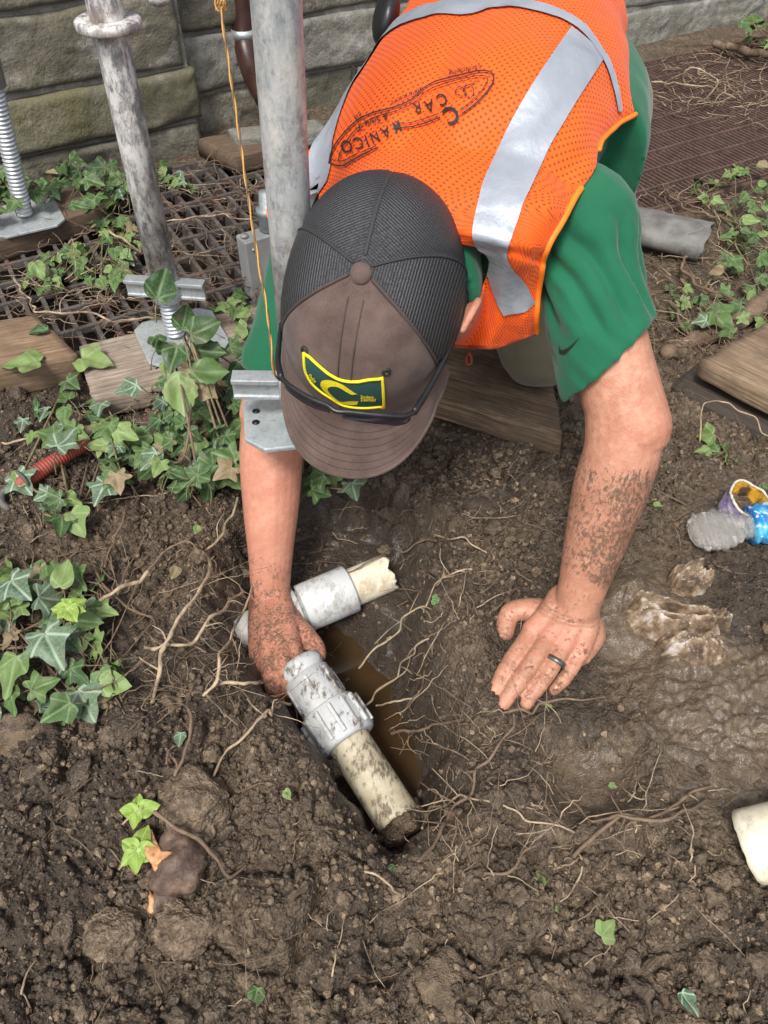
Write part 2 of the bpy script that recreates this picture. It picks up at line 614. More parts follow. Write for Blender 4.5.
def m_wood(name, c1, c2, c3, axis='X', sc=8, dirt=.4, rough=.85):
    """grain runs along the object's local axis given by stretched mapping of UV (u along)"""
    n = NT(name); uv = n.coord('UV'); c = n.coord()
    g = n.noise(n.mapping(uv, (1.2, 26, 1)), sc, 6, .65, .6)
    g2 = n.noise(n.mapping(uv, (3, 150, 1)), sc, 3, .6)
    b = n.noise(c, 11, 5, .6)
    col = n.ramp(g, [(.3, c1), (.5, c2), (.7, c3)])
    col = n.mix(n.math('MULTIPLY', n.ramp(g2, [(.38, 1.0), (.52, 0.0)]), .55), col, tuple(q * .4 for q in c1))
    col = n.mix(n.math('MULTIPLY', n.ramp(b, [(.42, 0.0), (.62, 1.0)]), dirt), col, (.075, .054, .038))
    h = n.math('ADD', g, n.math('MULTIPLY', g2, .7))
    M[name] = n.set(col, rough, n.bump(h, .6, .003), spec=.25)
    return M[name]

def m_stone(name, c1, c2, c3, moss=0.0, pale=0.0):
    n = NT(name); c = n.coord()
    f = n.noise(c, 5, 7, .65); f2 = n.noise(c, 34, 7, .72); f3 = n.noise(c, 140, 4)
    lay = n.noise(n.mapping(c, (1, 1, 7)), 7, 4)
    col = n.ramp(f, [(.3, c1), (.5, c2), (.7, c3)])
    col = n.mix(n.ramp(f2, [(.4, 0.0), (.7, .7)]), col, tuple(q * .45 for q in c1))
    col = n.mix(n.ramp(lay, [(.5, 0.0), (.7, .45)]), col, tuple(q * .7 for q in c2))
    if pale:
        col = n.mix(n.math('MULTIPLY', n.ramp(n.noise(c, 9, 8, .75), [(.54, 0.0), (.66, 1.0)]), pale), col, (.48, .46, .43))
    if moss:
        mm = n.ramp(n.noise(c, 6, 6, .6), [(.38, 0.0), (.60, 1.0)])
        col = n.mix(n.math('MULTIPLY', mm, moss), col, n.mix(f2, (.085, .082, .025), (.175, .160, .070)))
    h = n.math('ADD', f2, n.math('MULTIPLY', f3, .4))
    M[name] = n.set(col, .9, n.bump(h, .7, .012), spec=.2)
    return M[name]

def m_leaf(name, dark, light, vein, vstr=.7):
    n = NT(name); uv = n.coord('UV'); c = n.coord()
    x = n.new('ShaderNodeSeparateXYZ'); n.link(uv, x.inputs[0])
    ax = n.math('ABSOLUTE', x.outputs[0]); y = n.math('SUBTRACT', x.outputs[1], .04)
    dmin = None
    for a in (0, 52, 103):
        s, k = math.sin(rad(a)), math.cos(rad(a))
        d = n.math('ABSOLUTE', n.math('SUBTRACT', n.math('MULTIPLY', ax, k), n.math('MULTIPLY', y, s)))
        # only on the outgoing side
        al = n.math('ADD', n.math('MULTIPLY', ax, s), n.math('MULTIPLY', y, k))
        d = n.math('ADD', d, n.math('MULTIPLY', n.math('LESS_THAN', al, 0.0), 1.0))
        dmin = d if dmin is None else n.math('MINIMUM', dmin, d)
    v = n.ramp(dmin, [(.012, 1.0), (.05, 0.0)])
    v2 = n.math('MULTIPLY', n.ramp(n.voro(n.mapping(uv, (1, 1, 1)), 7, 'DISTANCE_TO_EDGE'), [(.0, 1.0), (.07, 0.0)]), .4)
    rnd = n.attr('tint')
    f = n.noise(c, 60, 4)
    col = n.mix(rnd, dark, light)
    col = n.mix(n.math('MULTIPLY', f, .5), col, tuple(q * .55 for q in dark))
    col = n.mix(n.math('MULTIPLY', n.math('MAXIMUM', v, v2), vstr), col, vein)
    spot = n.ramp(n.noise(c, 130, 4, .7), [(.62, 0.0), (.70, 1.0)])
    col = n.mix(n.math('MULTIPLY', spot, .6), col, (.22, .19, .12))
    mudf = n.ramp(n.noise(c, 34, 6, .72), [(.54, 0.0), (.64, 1.0)])
    col = n.mix(n.math('MULTIPLY', mudf, .45), col, (.115, .085, .055))
    nb = n.bump(n.math('MAXIMUM', v, v2), .25, .002)
    M[name] = n.set(col, n.ramp(f, [(.3, .42), (.7, .65)]), nb, spec=.35)
    return M[name]

def m_root(name, c1, c2):
    n = NT(name); c = n.coord()
    f = n.noise(c, 120, 5, .65); f1 = n.noise(c, 25, 3)
    col = n.ramp(f, [(.3, c1), (.65, c2)])
    col = n.mix(n.ramp(f1, [(.45, 0.0), (.62, .75)]), col, (.085, .058, .038))
    M[name] = n.set(col, .8, n.bump(f, .6, .002), spec=.3)
    return M[name]

def m_pvc(name, c1, c2, stain, mud=.75, sc=18):
    n = NT(name); c = n.coord()
    f = n.noise(c, sc, 5, .6); f2 = n.noise(n.mapping(c, (1.6, .8, 1), (0, 0, .9)), 95, 7, .75)
    col = n.mix(f, c1, c2)
    col = n.mix(n.math('MULTIPLY', n.ramp(n.noise(n.mapping(c, (1, 1, 1)), 32, 5, .7), [(.48, 0.0), (.66, 1.0)]), .55), col, stain)
    mk = n.ramp(n.math('ADD', n.math('MULTIPLY', f2, .6), n.math('MULTIPLY', n.noise(c, 26, 4), .4)), [(.515, 0.0), (.59, 1.0)])
    col = n.mix(n.math('MULTIPLY', mk, mud), col, (.095, .066, .044))
    M[name] = n.set(col, n.ramp(f2, [(.35, .42), (.65, .7)]), n.bump(mk, .4, .002), spec=.5)
    return M[name]

m_mud(); m_crumb(); m_skin(); m_vest(); m_strip(); m_capmesh()
m_capbrown(); m_capbrown('brown_brim_twill', True)
M['shirt'] = m_cloth('green_shirt_knit', (.009, .110, .052))
M['trouser'] = m_cloth('olive_trouser_cloth', (.165, .145, .092))
M['black'] = plain('black_plastic', (.012, .012, .014), .38)
M['boot'] = plain('brown_boot_leather', (.06, .04, .025), .6)
m_galv('worn_tube', (.10, .105, .11), (.24, .245, .245), (.40, .395, .38), .6, .2, 38, .55, 1.0)
m_galv('grey_tube', (.17, .19, .20), (.31, .33, .335), (.50, .48, .43), .5, .25, 30, .55, .5)
m_galv('zinc', (.42, .45, .47), (.52, .55, .57), (.62, .64, .65), .36, .6, 30, .05)
m_galv('zinc_dull', (.30, .34, .35), (.40, .44, .45), (.50, .53, .53), .5, .45, 30, .12, .15)
m_galv('grate_steel', (.06, .054, .05), (.105, .094, .087), (.17, .155, .14), .65, .2, 20, .6)
m_galv('grate_rust', (.060, .035, .028), (.095, .058, .046), (.14, .092, .073), .85, .1, 24, .5)
m_wood('plank_brown', (.14, .085, .048), (.27, .18, .11), (.42, .31, .22), dirt=.45)
m_wood('plank_grey', (.18, .135, .10), (.33, .265, .21), (.48, .41, .34), dirt=.45)
m_wood('plank_dark', (.085, .056, .038), (.145, .10, .068), (.22, .155, .11), dirt=.45)
m_wood('plank_knee', (.085, .052, .030), (.22, .145, .088), (.40, .30, .21), dirt=.7)
m_wood('plank_tan', (.15, .10, .062), (.27, .19, .12), (.40, .30, .20), dirt=.6)
m_wood('timber_black', (.038, .030, .024), (.070, .056, .045), (.12, .10, .08), dirt=.8)
m_stone('stone_brown', (.115, .105, .083), (.19, .175, .142), (.28, .26, .215), .3, .6)
m_stone('stone_moss', (.120, .112, .080), (.185, .172, .125), (.255, .240, .185), .60, .55)
m_stone('stone_grey', (.18, .17, .15), (.26, .25, .22), (.35, .34, .31), .25, .5)
m_stone('mortar', (.22, .205, .185), (.32, .305, .28), (.42, .40, .37), .1, .5)
m_leaf('ivy_leaf', (.024, .062, .018), (.095, .165, .042), (.15, .23, .10), .55)
m_leaf('pale_leaf', (.10, .17, .045), (.19, .27, .085), (.26, .33, .16), .4)
m_leaf('dry_leaf', (.17, .13, .07), (.27, .21, .12), (.33, .27, .17), .3)
m_leaf('silver_leaf', (.045, .090, .050), (.12, .18, .10), (.28, .36, .26), .85)
m_root('root_pale', (.25, .18, .115), (.46, .36, .245))
m_root('root_brown', (.115, .075, .050), (.22, .155, .105))
m_root('stem_green', (.13, .13, .055), (.24, .21, .11))
m_pvc('pvc_grey', (.43, .445, .445), (.53, .54, .535), (.33, .30, .25), .92)
m_pvc('pvc_cream', (.42, .37, .25), (.54, .49, .36), (.33, .25, .15), .85)
m_pvc('pvc_clean', (.47, .485, .485), (.57, .58, .575), (.38, .36, .31), .35)
m_pvc('pvc_white', (.46, .465, .44), (.50, .51, .48), (.42, .38, .30), .8)
m_pvc('pvc_yellowed', (.66, .58, .40), (.80, .76, .64), (.42, .27, .12), .25, 30)
# ------------------------------------------------------------------ terrain
def wp(pts, z=0.0):
    return np.array([P(a, b, z)[:2] for a, b in pts])

HOLE = wp([(232, 520), (268, 482), (330, 470), (395, 478), (432, 510), (450, 560), (442, 612), (458, 668), (474, 730), (470, 795), (440, 845), (392, 864), (345, 832), (312, 772), (286, 716), (240, 690), (214, 630), (214, 565)])
DEEP = wp([(262, 560), (330, 545), (392, 590), (424, 650), (440, 720), (438, 795), (402, 842), (345, 790), (318, 730), (270, 690), (240, 620)])
PRINT = wp([(528, 775), (545, 742), (590, 735), (632, 752), (640, 790), (612, 818), (570, 822), (538, 805)])
WETR = wp([(655, 640), (700, 640), (768, 655), (800, 700), (800, 765), (740, 778), (690, 775), (655, 765), (640, 700)])
WRIST = wp([(600, 575), (650, 560), (690, 585), (690, 630), (660, 660), (625, 675), (600, 660), (585, 620)])
CRUMB = wp([(-60, 740), (60, 725), (140, 720), (215, 715), (270, 740), (310, 800), (350, 850), (420, 872), (520, 845), (600, 850), (760, 850), (850, 900), (850, 1100), (-120, 1100)])

CRUMB2 = wp([(425, 440), (585, 445), (575, 520), (560, 580), (520, 600), (470, 600), (445, 560), (430, 500)])
CRUMB3 = wp([(640, 380), (800, 400), (800, 470), (700, 475), (655, 520), (640, 470)])
CRUMB4 = wp([(-40, 390), (120, 400), (240, 480), (235, 540), (190, 600), (150, 720), (-40, 720)])
def crumby(x, y):
    return np.maximum.reduce([sst(-.06, .06, poly_sd(x, y, CRUMB)), .8 * sst(-.04, .05, poly_sd(x, y, CRUMB2)), .7 * sst(-.04, .04, poly_sd(x, y, CRUMB3)), .6 * sst(-.05, .05, poly_sd(x, y, CRUMB4))])

# wall frame
WA = nrm(np.array([.875, .485, 0])); WN = nrm(np.array([.485, -.875, 0]))
W0 = np.array([-.92, 1.92, 0])

def wall_ab(x, y):
    dx, dy = x - W0[0], y - W0[1]
    return dx * WA[0] + dy * WA[1], dx * WN[0] + dy * WN[1]   # along, out toward the viewer

def WP(a, b, z):
    return W0 + WA * a + WN * b + np.array([0, 0, z])

# left grate: along a, out b (computed from pixels)
GL = dict(a0=-.75, a1=.62, b0=.10, b1=.80)
GR = dict(a0=.98, a1=2.6, b0=.10, b1=.90)

def macro(x, y):
    """ground shape without the small lumps"""
    z = .018 * fbm(x * 3.1, y * 3.1, oct=3, seed=11)
    z = z - .012 * sst(.35, .10, y)
    # heap of spoil at the lower left, soft rise
    z = z + .030 * np.exp(-(((x + .20) / .17) ** 2 + ((y - .36) / .11) ** 2))
    z = z + .020 * np.exp(-(((x - .14) / .10) ** 2 + ((y - .33) / .07) ** 2))
    wob = .012 * vn(x * 22, y * 22, seed=5) + .006 * vn(x * 60, y * 60, seed=6)
    d = poly_sd(x, y, HOLE) + wob
    soft = sst(-.02, .12, x)
    z = z - .098 * (sst(-.014, .055, d) * (1 - soft) + sst(-.022, .070, d) * soft) + .010 * np.exp(-((d + .03) / .03) ** 2)
    d2 = poly_sd(x, y, DEEP) + wob
    z = z - .072 * sst(-.022, .050, d2)
    c = P(468, 640); z = z + .020 * np.exp(-(((x - c[0]) / .04) ** 2 + ((y - c[1]) / .06) ** 2))
    dp = poly_sd(x, y, PRINT)
    z = z - .030 * sst(-.018, .035, dp) + .010 * np.exp(-((dp + .022) / .014) ** 2)
    dw = poly_sd(x, y, WRIST)
    z = z + .010 * sst(-.02, .05, dw)
    c = P(628, 598); z = z + .022 * np.exp(-(((x - c[0]) / .035) ** 2 + ((y - c[1]) / .03) ** 2))
    c = P(618, 655); z = z - .020 * np.exp(-(((x - c[0]) / .04) ** 2 + ((y - c[1]) / .022) ** 2))
    dr = poly_sd(x, y, WETR)
    z = z + .014 * sst(-.03, .03, dr)
    # keep flat under the left hand
    c = P(540, 660); z = z * (1 - .85 * np.exp(-(((x - c[0]) / .075) ** 2 + ((y - c[1]) / .075) ** 2)))
    # pits below the gratings
    a, b = wall_ab(x, y)
    for g, dep in ((GL, .16), (GR, .05)):
        m = sst(0, .03, a - g['a0']) * sst(0, .03, g['a1'] - a) * sst(0, .02, b - g['b0']) * sst(0, .03, g['b1'] - b)
        z = z - dep * m
    return z


def wetness(x, y):
    w = sst(-.03, .03, poly_sd(x, y, WETR)) * .95
    w = np.maximum(w, .85 * sst(-.02, .03, poly_sd(x, y, PRINT)))
    w = np.maximum(w, .9 * sst(-.03, .03, poly_sd(x, y, WRIST)))
    w = np.maximum(w, .95 * sst(.0, .06, poly_sd(x, y, HOLE)))
    n = fbm(x * 6, y * 6, oct=3, seed=31)
    w = np.maximum(w, .45 * sst(.0, .4, n) * (1 - sst(-.02, .03, poly_sd(x, y, CRUMB))))
    return np.clip(w, 0, 1)


def ground_z(x, y, fine=True):
    x = np.asarray(x, float); y = np.asarray(y, float)
    z = macro(x, y)
    if not fine:
        return z
    w = wetness(x, y)
    near = sst(1.7, 1.3, y) * sst(1.3, 1.0, np.abs(x))
    wx = x + .012 * vn(x * 30, y * 30, seed=41); wy = y + .012 * vn(x * 30 + 9, y * 30, seed=42)
    f1, f2, c1 = worley(wx * 24, wy * 24, 3)
    g1, g2, c2 = worley(wx * 55 + 3, wy * 55, 4)
    h1, h2, c3 = worley(wx * 125, wy * 125 + 5, 6)
    dry = 1 - w * .80
    cr = crumby(x, y)
    b1, b2, c0 = worley(wx * 11 + 2, wy * 11, 13)
    lum = cr * (.030 * (c0 - .45) * sst(.0, .25, b2 - b1) - .012 * (1 - sst(.0, .10, b2 - b1))) + (.012 * (c1 - .35) * sst(.0, .35, f2 - f1) + .008 * (c2 - .3) * sst(0, .4, g2 - g1) + .0038 * (c3 - .2) * sst(0, .5, h2 - h1))
    lum = lum + .012 * fbm(x * 16, y * 16, oct=4, seed=77) + .0026 * fbm(x * 110, y * 110, oct=3, seed=78, gain=.7) + .006 * (.6 - np.abs(fbm(x * 34, y * 34, oct=3, seed=79)))
    bil = np.abs(fbm(wx * 62, wy * 62, oct=4, seed=81, gain=.72))
    lum = lum + cr * (.0105 * (bil - .30) + .0045 * np.abs(fbm(wx * 150, wy * 150, oct=2, seed=82)) - .004 * (1 - sst(.0, .12, g2 - g1)))
    lum = lum + (1 - cr) * .004 * (bil - .3)
    # drag marks / creases in the wet parts
    ridg = 1 - np.abs(fbm(x * 11 + 3, y * 15, oct=4, seed=90)); 
    lum = lum * dry + w * (.012 * (ridg - .7) + .0035 * fbm(x * 55, y * 55, oct=3, seed=91))
    # pocked surface of the wet shelf on the right
    sh = sst(-.01, .03, poly_sd(x, y, WETR))
    lum = lum + sh * (-.0120 * (g1 - .4) - .0050 * (h1 - .4) + .010 * fbm(x * 30, y * 40, oct=3, seed=95))
    c = P(540, 660); lum = lum * (1 - .7 * np.exp(-(((x - c[0]) / .07) ** 2 + ((y - c[1]) / .07) ** 2)))
    return z + lum * near


def axis_pts(lo, hi, step, olo, ohi, n):
    inner = np.arange(lo, hi, step)
    a = lo - np.geomspace(step * 2, lo - olo, n)[::-1]
    b = inner[-1] + np.geomspace(step * 2, ohi - hi, n)
    return np.concatenate([a, inner, b])

gx = axis_pts(-.80, .84, .0023, -45, 45, 60)
gy = np.concatenate([-np.geomspace(.006, 30, 24)[::-1], np.arange(.02, 1.32, .0023), 1.32 + np.arange(.006, 2.4, .012), 3.74 + np.geomspace(.03, 50, 22)])
GXm, GYm = np.meshgrid(gx, gy)
GZ = ground_z(GXm, GYm)
far = np.hypot(GXm, GYm)
GZ = np.where(far > 6, GZ * .3, GZ)
nv, nu = GXm.shape
idx = np.arange(nv * nu).reshape(nv, nu)
Fg = np.stack([idx[:-1, :-1], idx[:-1, 1:], idx[1:, 1:], idx[1:, :-1]], -1).reshape(-1, 4)
Vg = np.stack([GXm, GYm, GZ], -1).reshape(-1, 3)
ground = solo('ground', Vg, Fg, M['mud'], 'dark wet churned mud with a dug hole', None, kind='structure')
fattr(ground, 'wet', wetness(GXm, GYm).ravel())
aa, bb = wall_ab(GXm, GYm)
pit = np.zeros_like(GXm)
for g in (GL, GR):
    pit = np.maximum(pit, sst(-.02, .02, aa - g['a0']) * sst(-.02, .02, g['a1'] - aa) * sst(-.02, .02, bb - g['b0']) * sst(-.02, .02, g['b1'] - bb))  # grating pits toned dark, the shade below the bars put into the colour
pit = np.maximum(pit, .92 * sst(-.01, .045, poly_sd(GXm, GYm, HOLE)))  # hole toned dark: wet soil, plus recess shade painted into the colour
dark_noise = fbm(GXm * 5.5, GYm * 5.5, oct=4, seed=64)
pit = np.maximum(pit, .75 * sst(-.12, .35, dark_noise + .30 * sst(.05, -.25, GXm)) * sst(1.4, 1.1, GYm) * (1 - sst(-.02, .02, poly_sd(GXm, GYm, WETR))))  # random darker patches in the near soil, more of them toward the left
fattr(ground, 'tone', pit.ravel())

def gz(x, y):
    return float(ground_z(np.array([x]), np.array([y]))[0])

_gb = None
def GP(px, py, lift=0.0):
    """point of the real ground surface seen at a pixel"""
    d = ray(px, py)
    t = (0 - H) / d[2]
    for _ in range(14):
        p = C0 + d * t
        t2 = (gz(p[0], p[1]) - H) / d[2]
        t = .5 * t + .5 * t2
    p = C0 + d * t
    p[2] = gz(p[0], p[1]) + lift
    return p

# ------------------------------------------------------------------ muddy water in the hole
WL = -.154
wz = HOLE - (HOLE - HOLE.mean(0)) * .06      # the ground itself cuts the water's edge
n = NT('muddy_water'); c = n.coord()
f = n.noise(c, 22, 4)
M['water'] = n.set(n.mix(f, (.032, .020, .010), (.062, .036, .016)), .05, n.bump(n.noise(c, 16, 3), .12, .006), spec=.5)
ctr = wz.mean(0)
V = [np.append(ctr, WL)]
ring = spline(np.vstack([wz, wz[:1]]), 60)[:-1]
V += [np.append(p, WL) for p in ring]
solo('puddle_water', V, [(0, i + 1, (i + 1) % 59 + 1) for i in range(59)], M['water'], 'brown muddy water lying in the bottom of the hole', None, kind='structure')

# ------------------------------------------------------------------ crumbs of soil: nobody could count them
def lump(seed, sub=2, amp=.35):
    bm = bmesh.new(); bmesh.ops.create_icosphere(bm, subdivisions=sub, radius=1)
    V = np.array([v.co[:] for v in bm.verts]); F = np.array([[v.index for v in f.verts] for f in bm.faces]); bm.free()
    k = seed * 3.7
    r = 1 + amp * fbm(V[:, 0] * 1.9 + k, V[:, 1] * 1.4 - k, V[:, 2] * 1.4 + 2 * k, oct=3, seed=seed)
    if sub >= 3:
        r = r + .26 * fbm(V[:, 0] * 4 + k, V[:, 1] * 4, V[:, 2] * 4, oct=3, seed=seed + 40, gain=.7)
    V = V * r[:, None]
    V[:, 2] *= .8
    return V, F

def rotm(n):
    q = RNG.normal(size=(n, 4)); q /= np.linalg.norm(q, axis=1, keepdims=True)
    w, x, y, z = q.T
    return np.stack([np.stack([1 - 2 * (y * y + z * z), 2 * (x * y - z * w), 2 * (x * z + y * w)], -1),
                     np.stack([2 * (x * y + z * w), 1 - 2 * (x * x + z * z), 2 * (y * z - x * w)], -1),
                     np.stack([2 * (x * z - y * w), 2 * (y * z + x * w), 1 - 2 * (x * x + y * y)], -1)], 1)

def scatter(n, rmin, rmax, power, dens, tmpl, sink=.25):
    """n lumps over the near ground, accepted with probability dens(x, y)"""
    xs = RNG.uniform(-.80, .84, n * 6); ys = RNG.uniform(.06, 1.28, n * 6)
    keep = RNG.uniform(size=n * 6) < dens(xs, ys)
    xs, ys = xs[keep][:n], ys[keep][:n]
    m = len(xs)
    r = rmin * (rmax / rmin) ** (RNG.uniform(size=m) ** power)
    z = ground_z(xs, ys) + r * (RNG.uniform(size=m) * .7 - sink)
    R = rotm(m); which = RNG.integers(0, len(tmpl), m)
    VV, FF, off = [], [], 0
    for k, (V, F) in enumerate(tmpl):
        s = np.where(which == k)[0]
        if not len(s): continue
        sc = r[s][:, None, None] * (RNG.uniform(.75, 1.25, (len(s), 1, 3)))
        W = np.einsum('nij,vj->nvi', R[s], V) * sc + np.stack([xs[s], ys[s], z[s]], -1)[:, None, :]
        VV.append(W.reshape(-1, 3))
        FF.append((F[None] + (np.arange(len(s)) * len(V))[:, None, None] + off).reshape(-1, 3))
        off += len(s) * len(V)
    return np.vstack(VV), np.vstack(FF)

def d_crumb(x, y):
    d = .10 + .62 * crumby(x, y)
    rim = poly_sd(x, y, HOLE)
    d = d + .35 * np.exp(-((rim + .035) / .04) ** 2)
    clump = .35 + .65 * sst(-.25, .25, fbm(x * 9, y * 9, oct=3, seed=52))
    d = d * clump
    d = d * (1 - .93 * np.maximum.reduce([x * 0, sst(-.01, .02, poly_sd(x, y, WETR)), sst(-.01, .02, poly_sd(x, y, PRINT)), sst(-.02, .02, poly_sd(x, y, WRIST)), sst(.02, .05, poly_sd(x, y, HOLE)) * .9 * sst(-.10, -.04, x)]))
    c = P(540, 660); d = d * (1 - .95 * np.exp(-(((x - c[0]) / .085) ** 2 + ((y - c[1]) / .08) ** 2) ** 2))
    return d

T2 = [lump(i, 2, .75) for i in range(8)]
T3 = [lump(20 + i, 3, .7) for i in range(6)]
A = scatter(24000, .0010, .0052, 1.7, d_crumb, T2)
B = scatter(900, .005, .016, 1.6, d_crumb, T3, .45)
V = np.vstack([A[0], B[0]]); nA, nB = len(A[0]) // len(T2[0][0]), len(B[0]) // len(T3[0][0])
tint = np.concatenate([np.repeat(RNG.uniform(size=nA) ** 1.4, len(T2[0][0])), np.repeat(RNG.uniform(size=nB) * .7, len(T3[0][0]))]); F = np.vstack([A[1], B[1] + len(A[0])])
crumbs = solo('soil_crumbs', V, F, M['crumb'], 'loose crumbs and clods of dark soil', None, kind='stuff', smooth=False)
fattr(crumbs, 'tint', tint)
# ------------------------------------------------------------------ the man: skeleton in world metres
SHL = PD(580, 216, .850); ELL = PD(628, 428, .900); WRL = P(575, 612, .052)
SHR = np.array([-.070, .955, .415]); ELR = PD(272, 415, 1.085); WRR = P(270, 598, -.055)
SP = np.array([[.055, .865, .440], [.090, .955, .472], [.140, 1.08, .500], [.172, 1.22, .506], [.205, 1.37, .480], [.225, 1.48, .430]])
SS = np.array([0, .22, .55, .95, 1.32, 1.6])
LAT0 = nrm(np.array([.865, -.405, .26])); LAT1 = nrm(np.array([.95, -.28, .10]))
HEAD_TOP = PD(359, 273, .700); HEAD_BASE = PD(375, 303, .838)

def cinterp(x, X, Y):
    """smooth interpolation through knots"""
    Y = np.asarray(Y, float); X = np.asarray(X, float)
    m = np.gradient(Y, X, axis=0)
    x = np.atleast_1d(np.clip(x, X[0], X[-1]))
    k = np.clip(np.searchsorted(X, x, 'right') - 1, 0, len(X) - 2)
    h = (X[k + 1] - X[k]); t = (x - X[k]) / h
    if Y.ndim == 2:
        h = h[:, None]; t = t[:, None]
    return (2 * t**3 - 3 * t**2 + 1) * Y[k] + (t**3 - 2 * t**2 + t) * h * m[k] + (-2 * t**3 + 3 * t**2) * Y[k + 1] + (t**3 - t**2) * h * m[k + 1]

TS = np.array([-.20, -.14, -.05, .08, .25, .55, .95, 1.32, 1.6])
TW = np.array([.02, .090, .138, .164, .164, .158, .146, .165, .15])
TD = np.array([.012, .040, .062, .082, .098, .104, .100, .110, .10])
TV = np.array([.02, .05, .075, .095, .110, .120, .120, .120, .10])

def torso(s, ph, off=0.0, vent=0.0):
    """surface point; s along the spine (0 neck, 1 waist), ph angle from the man's left side over the back"""
    s = np.asarray(s, float); ph = np.asarray(ph, float)
    shp = s.shape; s = s.ravel(); ph = ph.ravel()
    ex = np.where(s < 0, s, 0)
    c = cinterp(s, SS, SP)
    ax0 = nrm(SP[1] - SP[0])
    c = c + ex[:, None] * .42 * ax0
    T = nrm(cinterp(s + .05, SS, SP) - cinterp(s - .05, SS, SP))
    k = np.clip(s / 1.2, 0, 1)[:, None]
    L = LAT0 * (1 - k) + LAT1 * k
    L = nrm(L - T * np.sum(L * T, 1, keepdims=True))
    N = np.cross(L, T)
    w = cinterp(s, TS, TW) + off; d = cinterp(s, TS, TD) + off; v = cinterp(s, TS, TV) + off + vent
    cs, sn = np.cos(ph), np.sin(ph)
    p = 2.35
    q = (np.abs(cs) ** p + np.abs(sn) ** p) ** (-1 / p)
    # spine furrow and shoulder blades
    bl = .006 * np.exp(-((s - .3) / .2) ** 2) * (np.exp(-((ph - 1.0) / .3) ** 2) + np.exp(-((ph - 2.1) / .3) ** 2))
    fur = -.008 * np.exp(-((ph - 1.57) / .16) ** 2) * sst(.0, .2, s)
    r = q[:, None] * (w[:, None] * cs[:, None] * L + np.where(sn > 0, d + bl + fur, v)[:, None] * sn[:, None] * N)
    return (c + r).reshape(shp + (3,))

def torso_loft(s0, s1, n, off, m=48, vent=0.0):
    s = np.linspace(s0, s1, n); ph = np.linspace(0, 2 * np.pi, m, endpoint=False)
    S, PH = np.meshgrid(s, ph, indexing='ij')
    V = torso(S, PH, off, vent).reshape(-1, 3)
    return V, grid_faces(n, m, True) + [tuple(range(m))[::-1], tuple(range((n - 1) * m, n * m))]

def path(pts, rs, n=24):
    """limb: spline through joints with interpolated radii"""
    pts = np.asarray(pts, float)
    k = np.linspace(0, 1, len(pts))
    ln = np.concatenate([[0], np.cumsum(np.linalg.norm(np.diff(pts, axis=0), axis=1) ** .75)]); ln /= ln[-1]
    u = np.linspace(0, 1, n)
    return spline(pts, n), cinterp(u, ln, np.asarray(rs, float))

shapes = []
def limb(pts, rs, n=24, m=20, flat=1.0, up=None):
    p, r = path(pts, rs, n)
    shapes.append(tube(p, r, m, 'round', flat, up))

# trunk inside the clothes, neck, head
shapes.append(torso_loft(-.12, 1.5, 24, -.035))
hu = nrm(HEAD_TOP - HEAD_BASE)                       # crown direction
hf0 = np.array([0, -.53, -.85]) + CR * -.20
hf = nrm(hf0 - hu * (hf0 @ hu))                      # face direction
hl = np.cross(hu, hf)                                # man's left (image right)
if hl[0] < 0: hl = -hl
HC = HEAD_BASE + hu * .055
def HP(f, l, u):
    """head frame: forward, left, up from the cap's base centre"""
    return HEAD_BASE + hf * f + hl * l + hu * u
limb([SP[0] + np.array([.0, -.02, .0]), .5 * (SP[0] + HP(-.05, 0, -.04)), HP(-.035, 0, -.01)], [.052, .052, .055], 12)
def ellip(c, ax, ay, az, n=24, m=32):
    u = np.linspace(0, np.pi, n)[1:-1]; th = np.linspace(0, 2 * np.pi, m, endpoint=False)
    V = [c + ax * np.sin(a) * np.cos(t) + ay * np.sin(a) * np.sin(t) + az * np.cos(a) for a in u for t in th]
    k = len(u)
    F = grid_faces(k, m, True) + [tuple(range(m))[::-1], tuple(range((k - 1) * m, k * m))]
    return np.array(V), F
shapes.append(ellip(HP(0, 0, .015), hf * .098, hl * .076, hu * .096))
shapes.append(ellip(HP(.030, 0, -.055), hf * .064, hl * .060, hu * .072))       # jaw and face
shapes.append(tube([HP(.088, 0, -.015), HP(.110, 0, -.045), HP(.112, 0, -.055)], [.010, .013, .012], 10))  # nose
shapes.append(tube([HP(.088, -.022, -.082), HP(.096, 0, -.082), HP(.088, .022, -.082)], .008, 10))          # lips
shapes.append(tube([HP(.082, -.040, -.002), HP(.094, 0, .000), HP(.082, .040, -.002)], .010, 10))           # brow
for sg in (-1, 1):                                                                # ears
    e0 = HP(-.004, sg * (.098 if sg > 0 else .086), -.024)
    shapes.append(ellip(e0, hf * .022 - hl * sg * .004, hu * .030, hl * sg * .009 + hu * .003, 14, 18))
    if sg > 0:
        rim = [HP(.012, sg * .095, -.040), HP(-.012, sg * .107, -.034), HP(-.026, sg * .109, -.012), HP(-.016, sg * .107, .004), HP(.010, sg * .099, .006)]
        shapes.append(tube(spline(rim, 16), .0048, 8))
# left arm (right side of the picture)
dl = nrm(ELL - SHL)
limb([SHL * .72 + ELL * .28, SHL * .55 + ELL * .45, SHL * .25 + ELL * .75, ELL + np.array([.004, .002, 0])], [.040, .042, .0455, .046], 22, 24)
limb([ELL + (SHL - ELL) * .12, ELL + (WRL - ELL) * .10, ELL + (WRL - ELL) * .30, ELL + (WRL - ELL) * .62, ELL + (WRL - ELL) * .88, WRL], [.043, .0445, .0450, .0375, .0300, .0290], 26, 24)
shapes.append(ellip(ELL + np.array([.016, .018, -.012]), CR * .025, np.array([0, 1, 0]) * .026, np.array([0, 0, 1]) * .034, 12, 16))
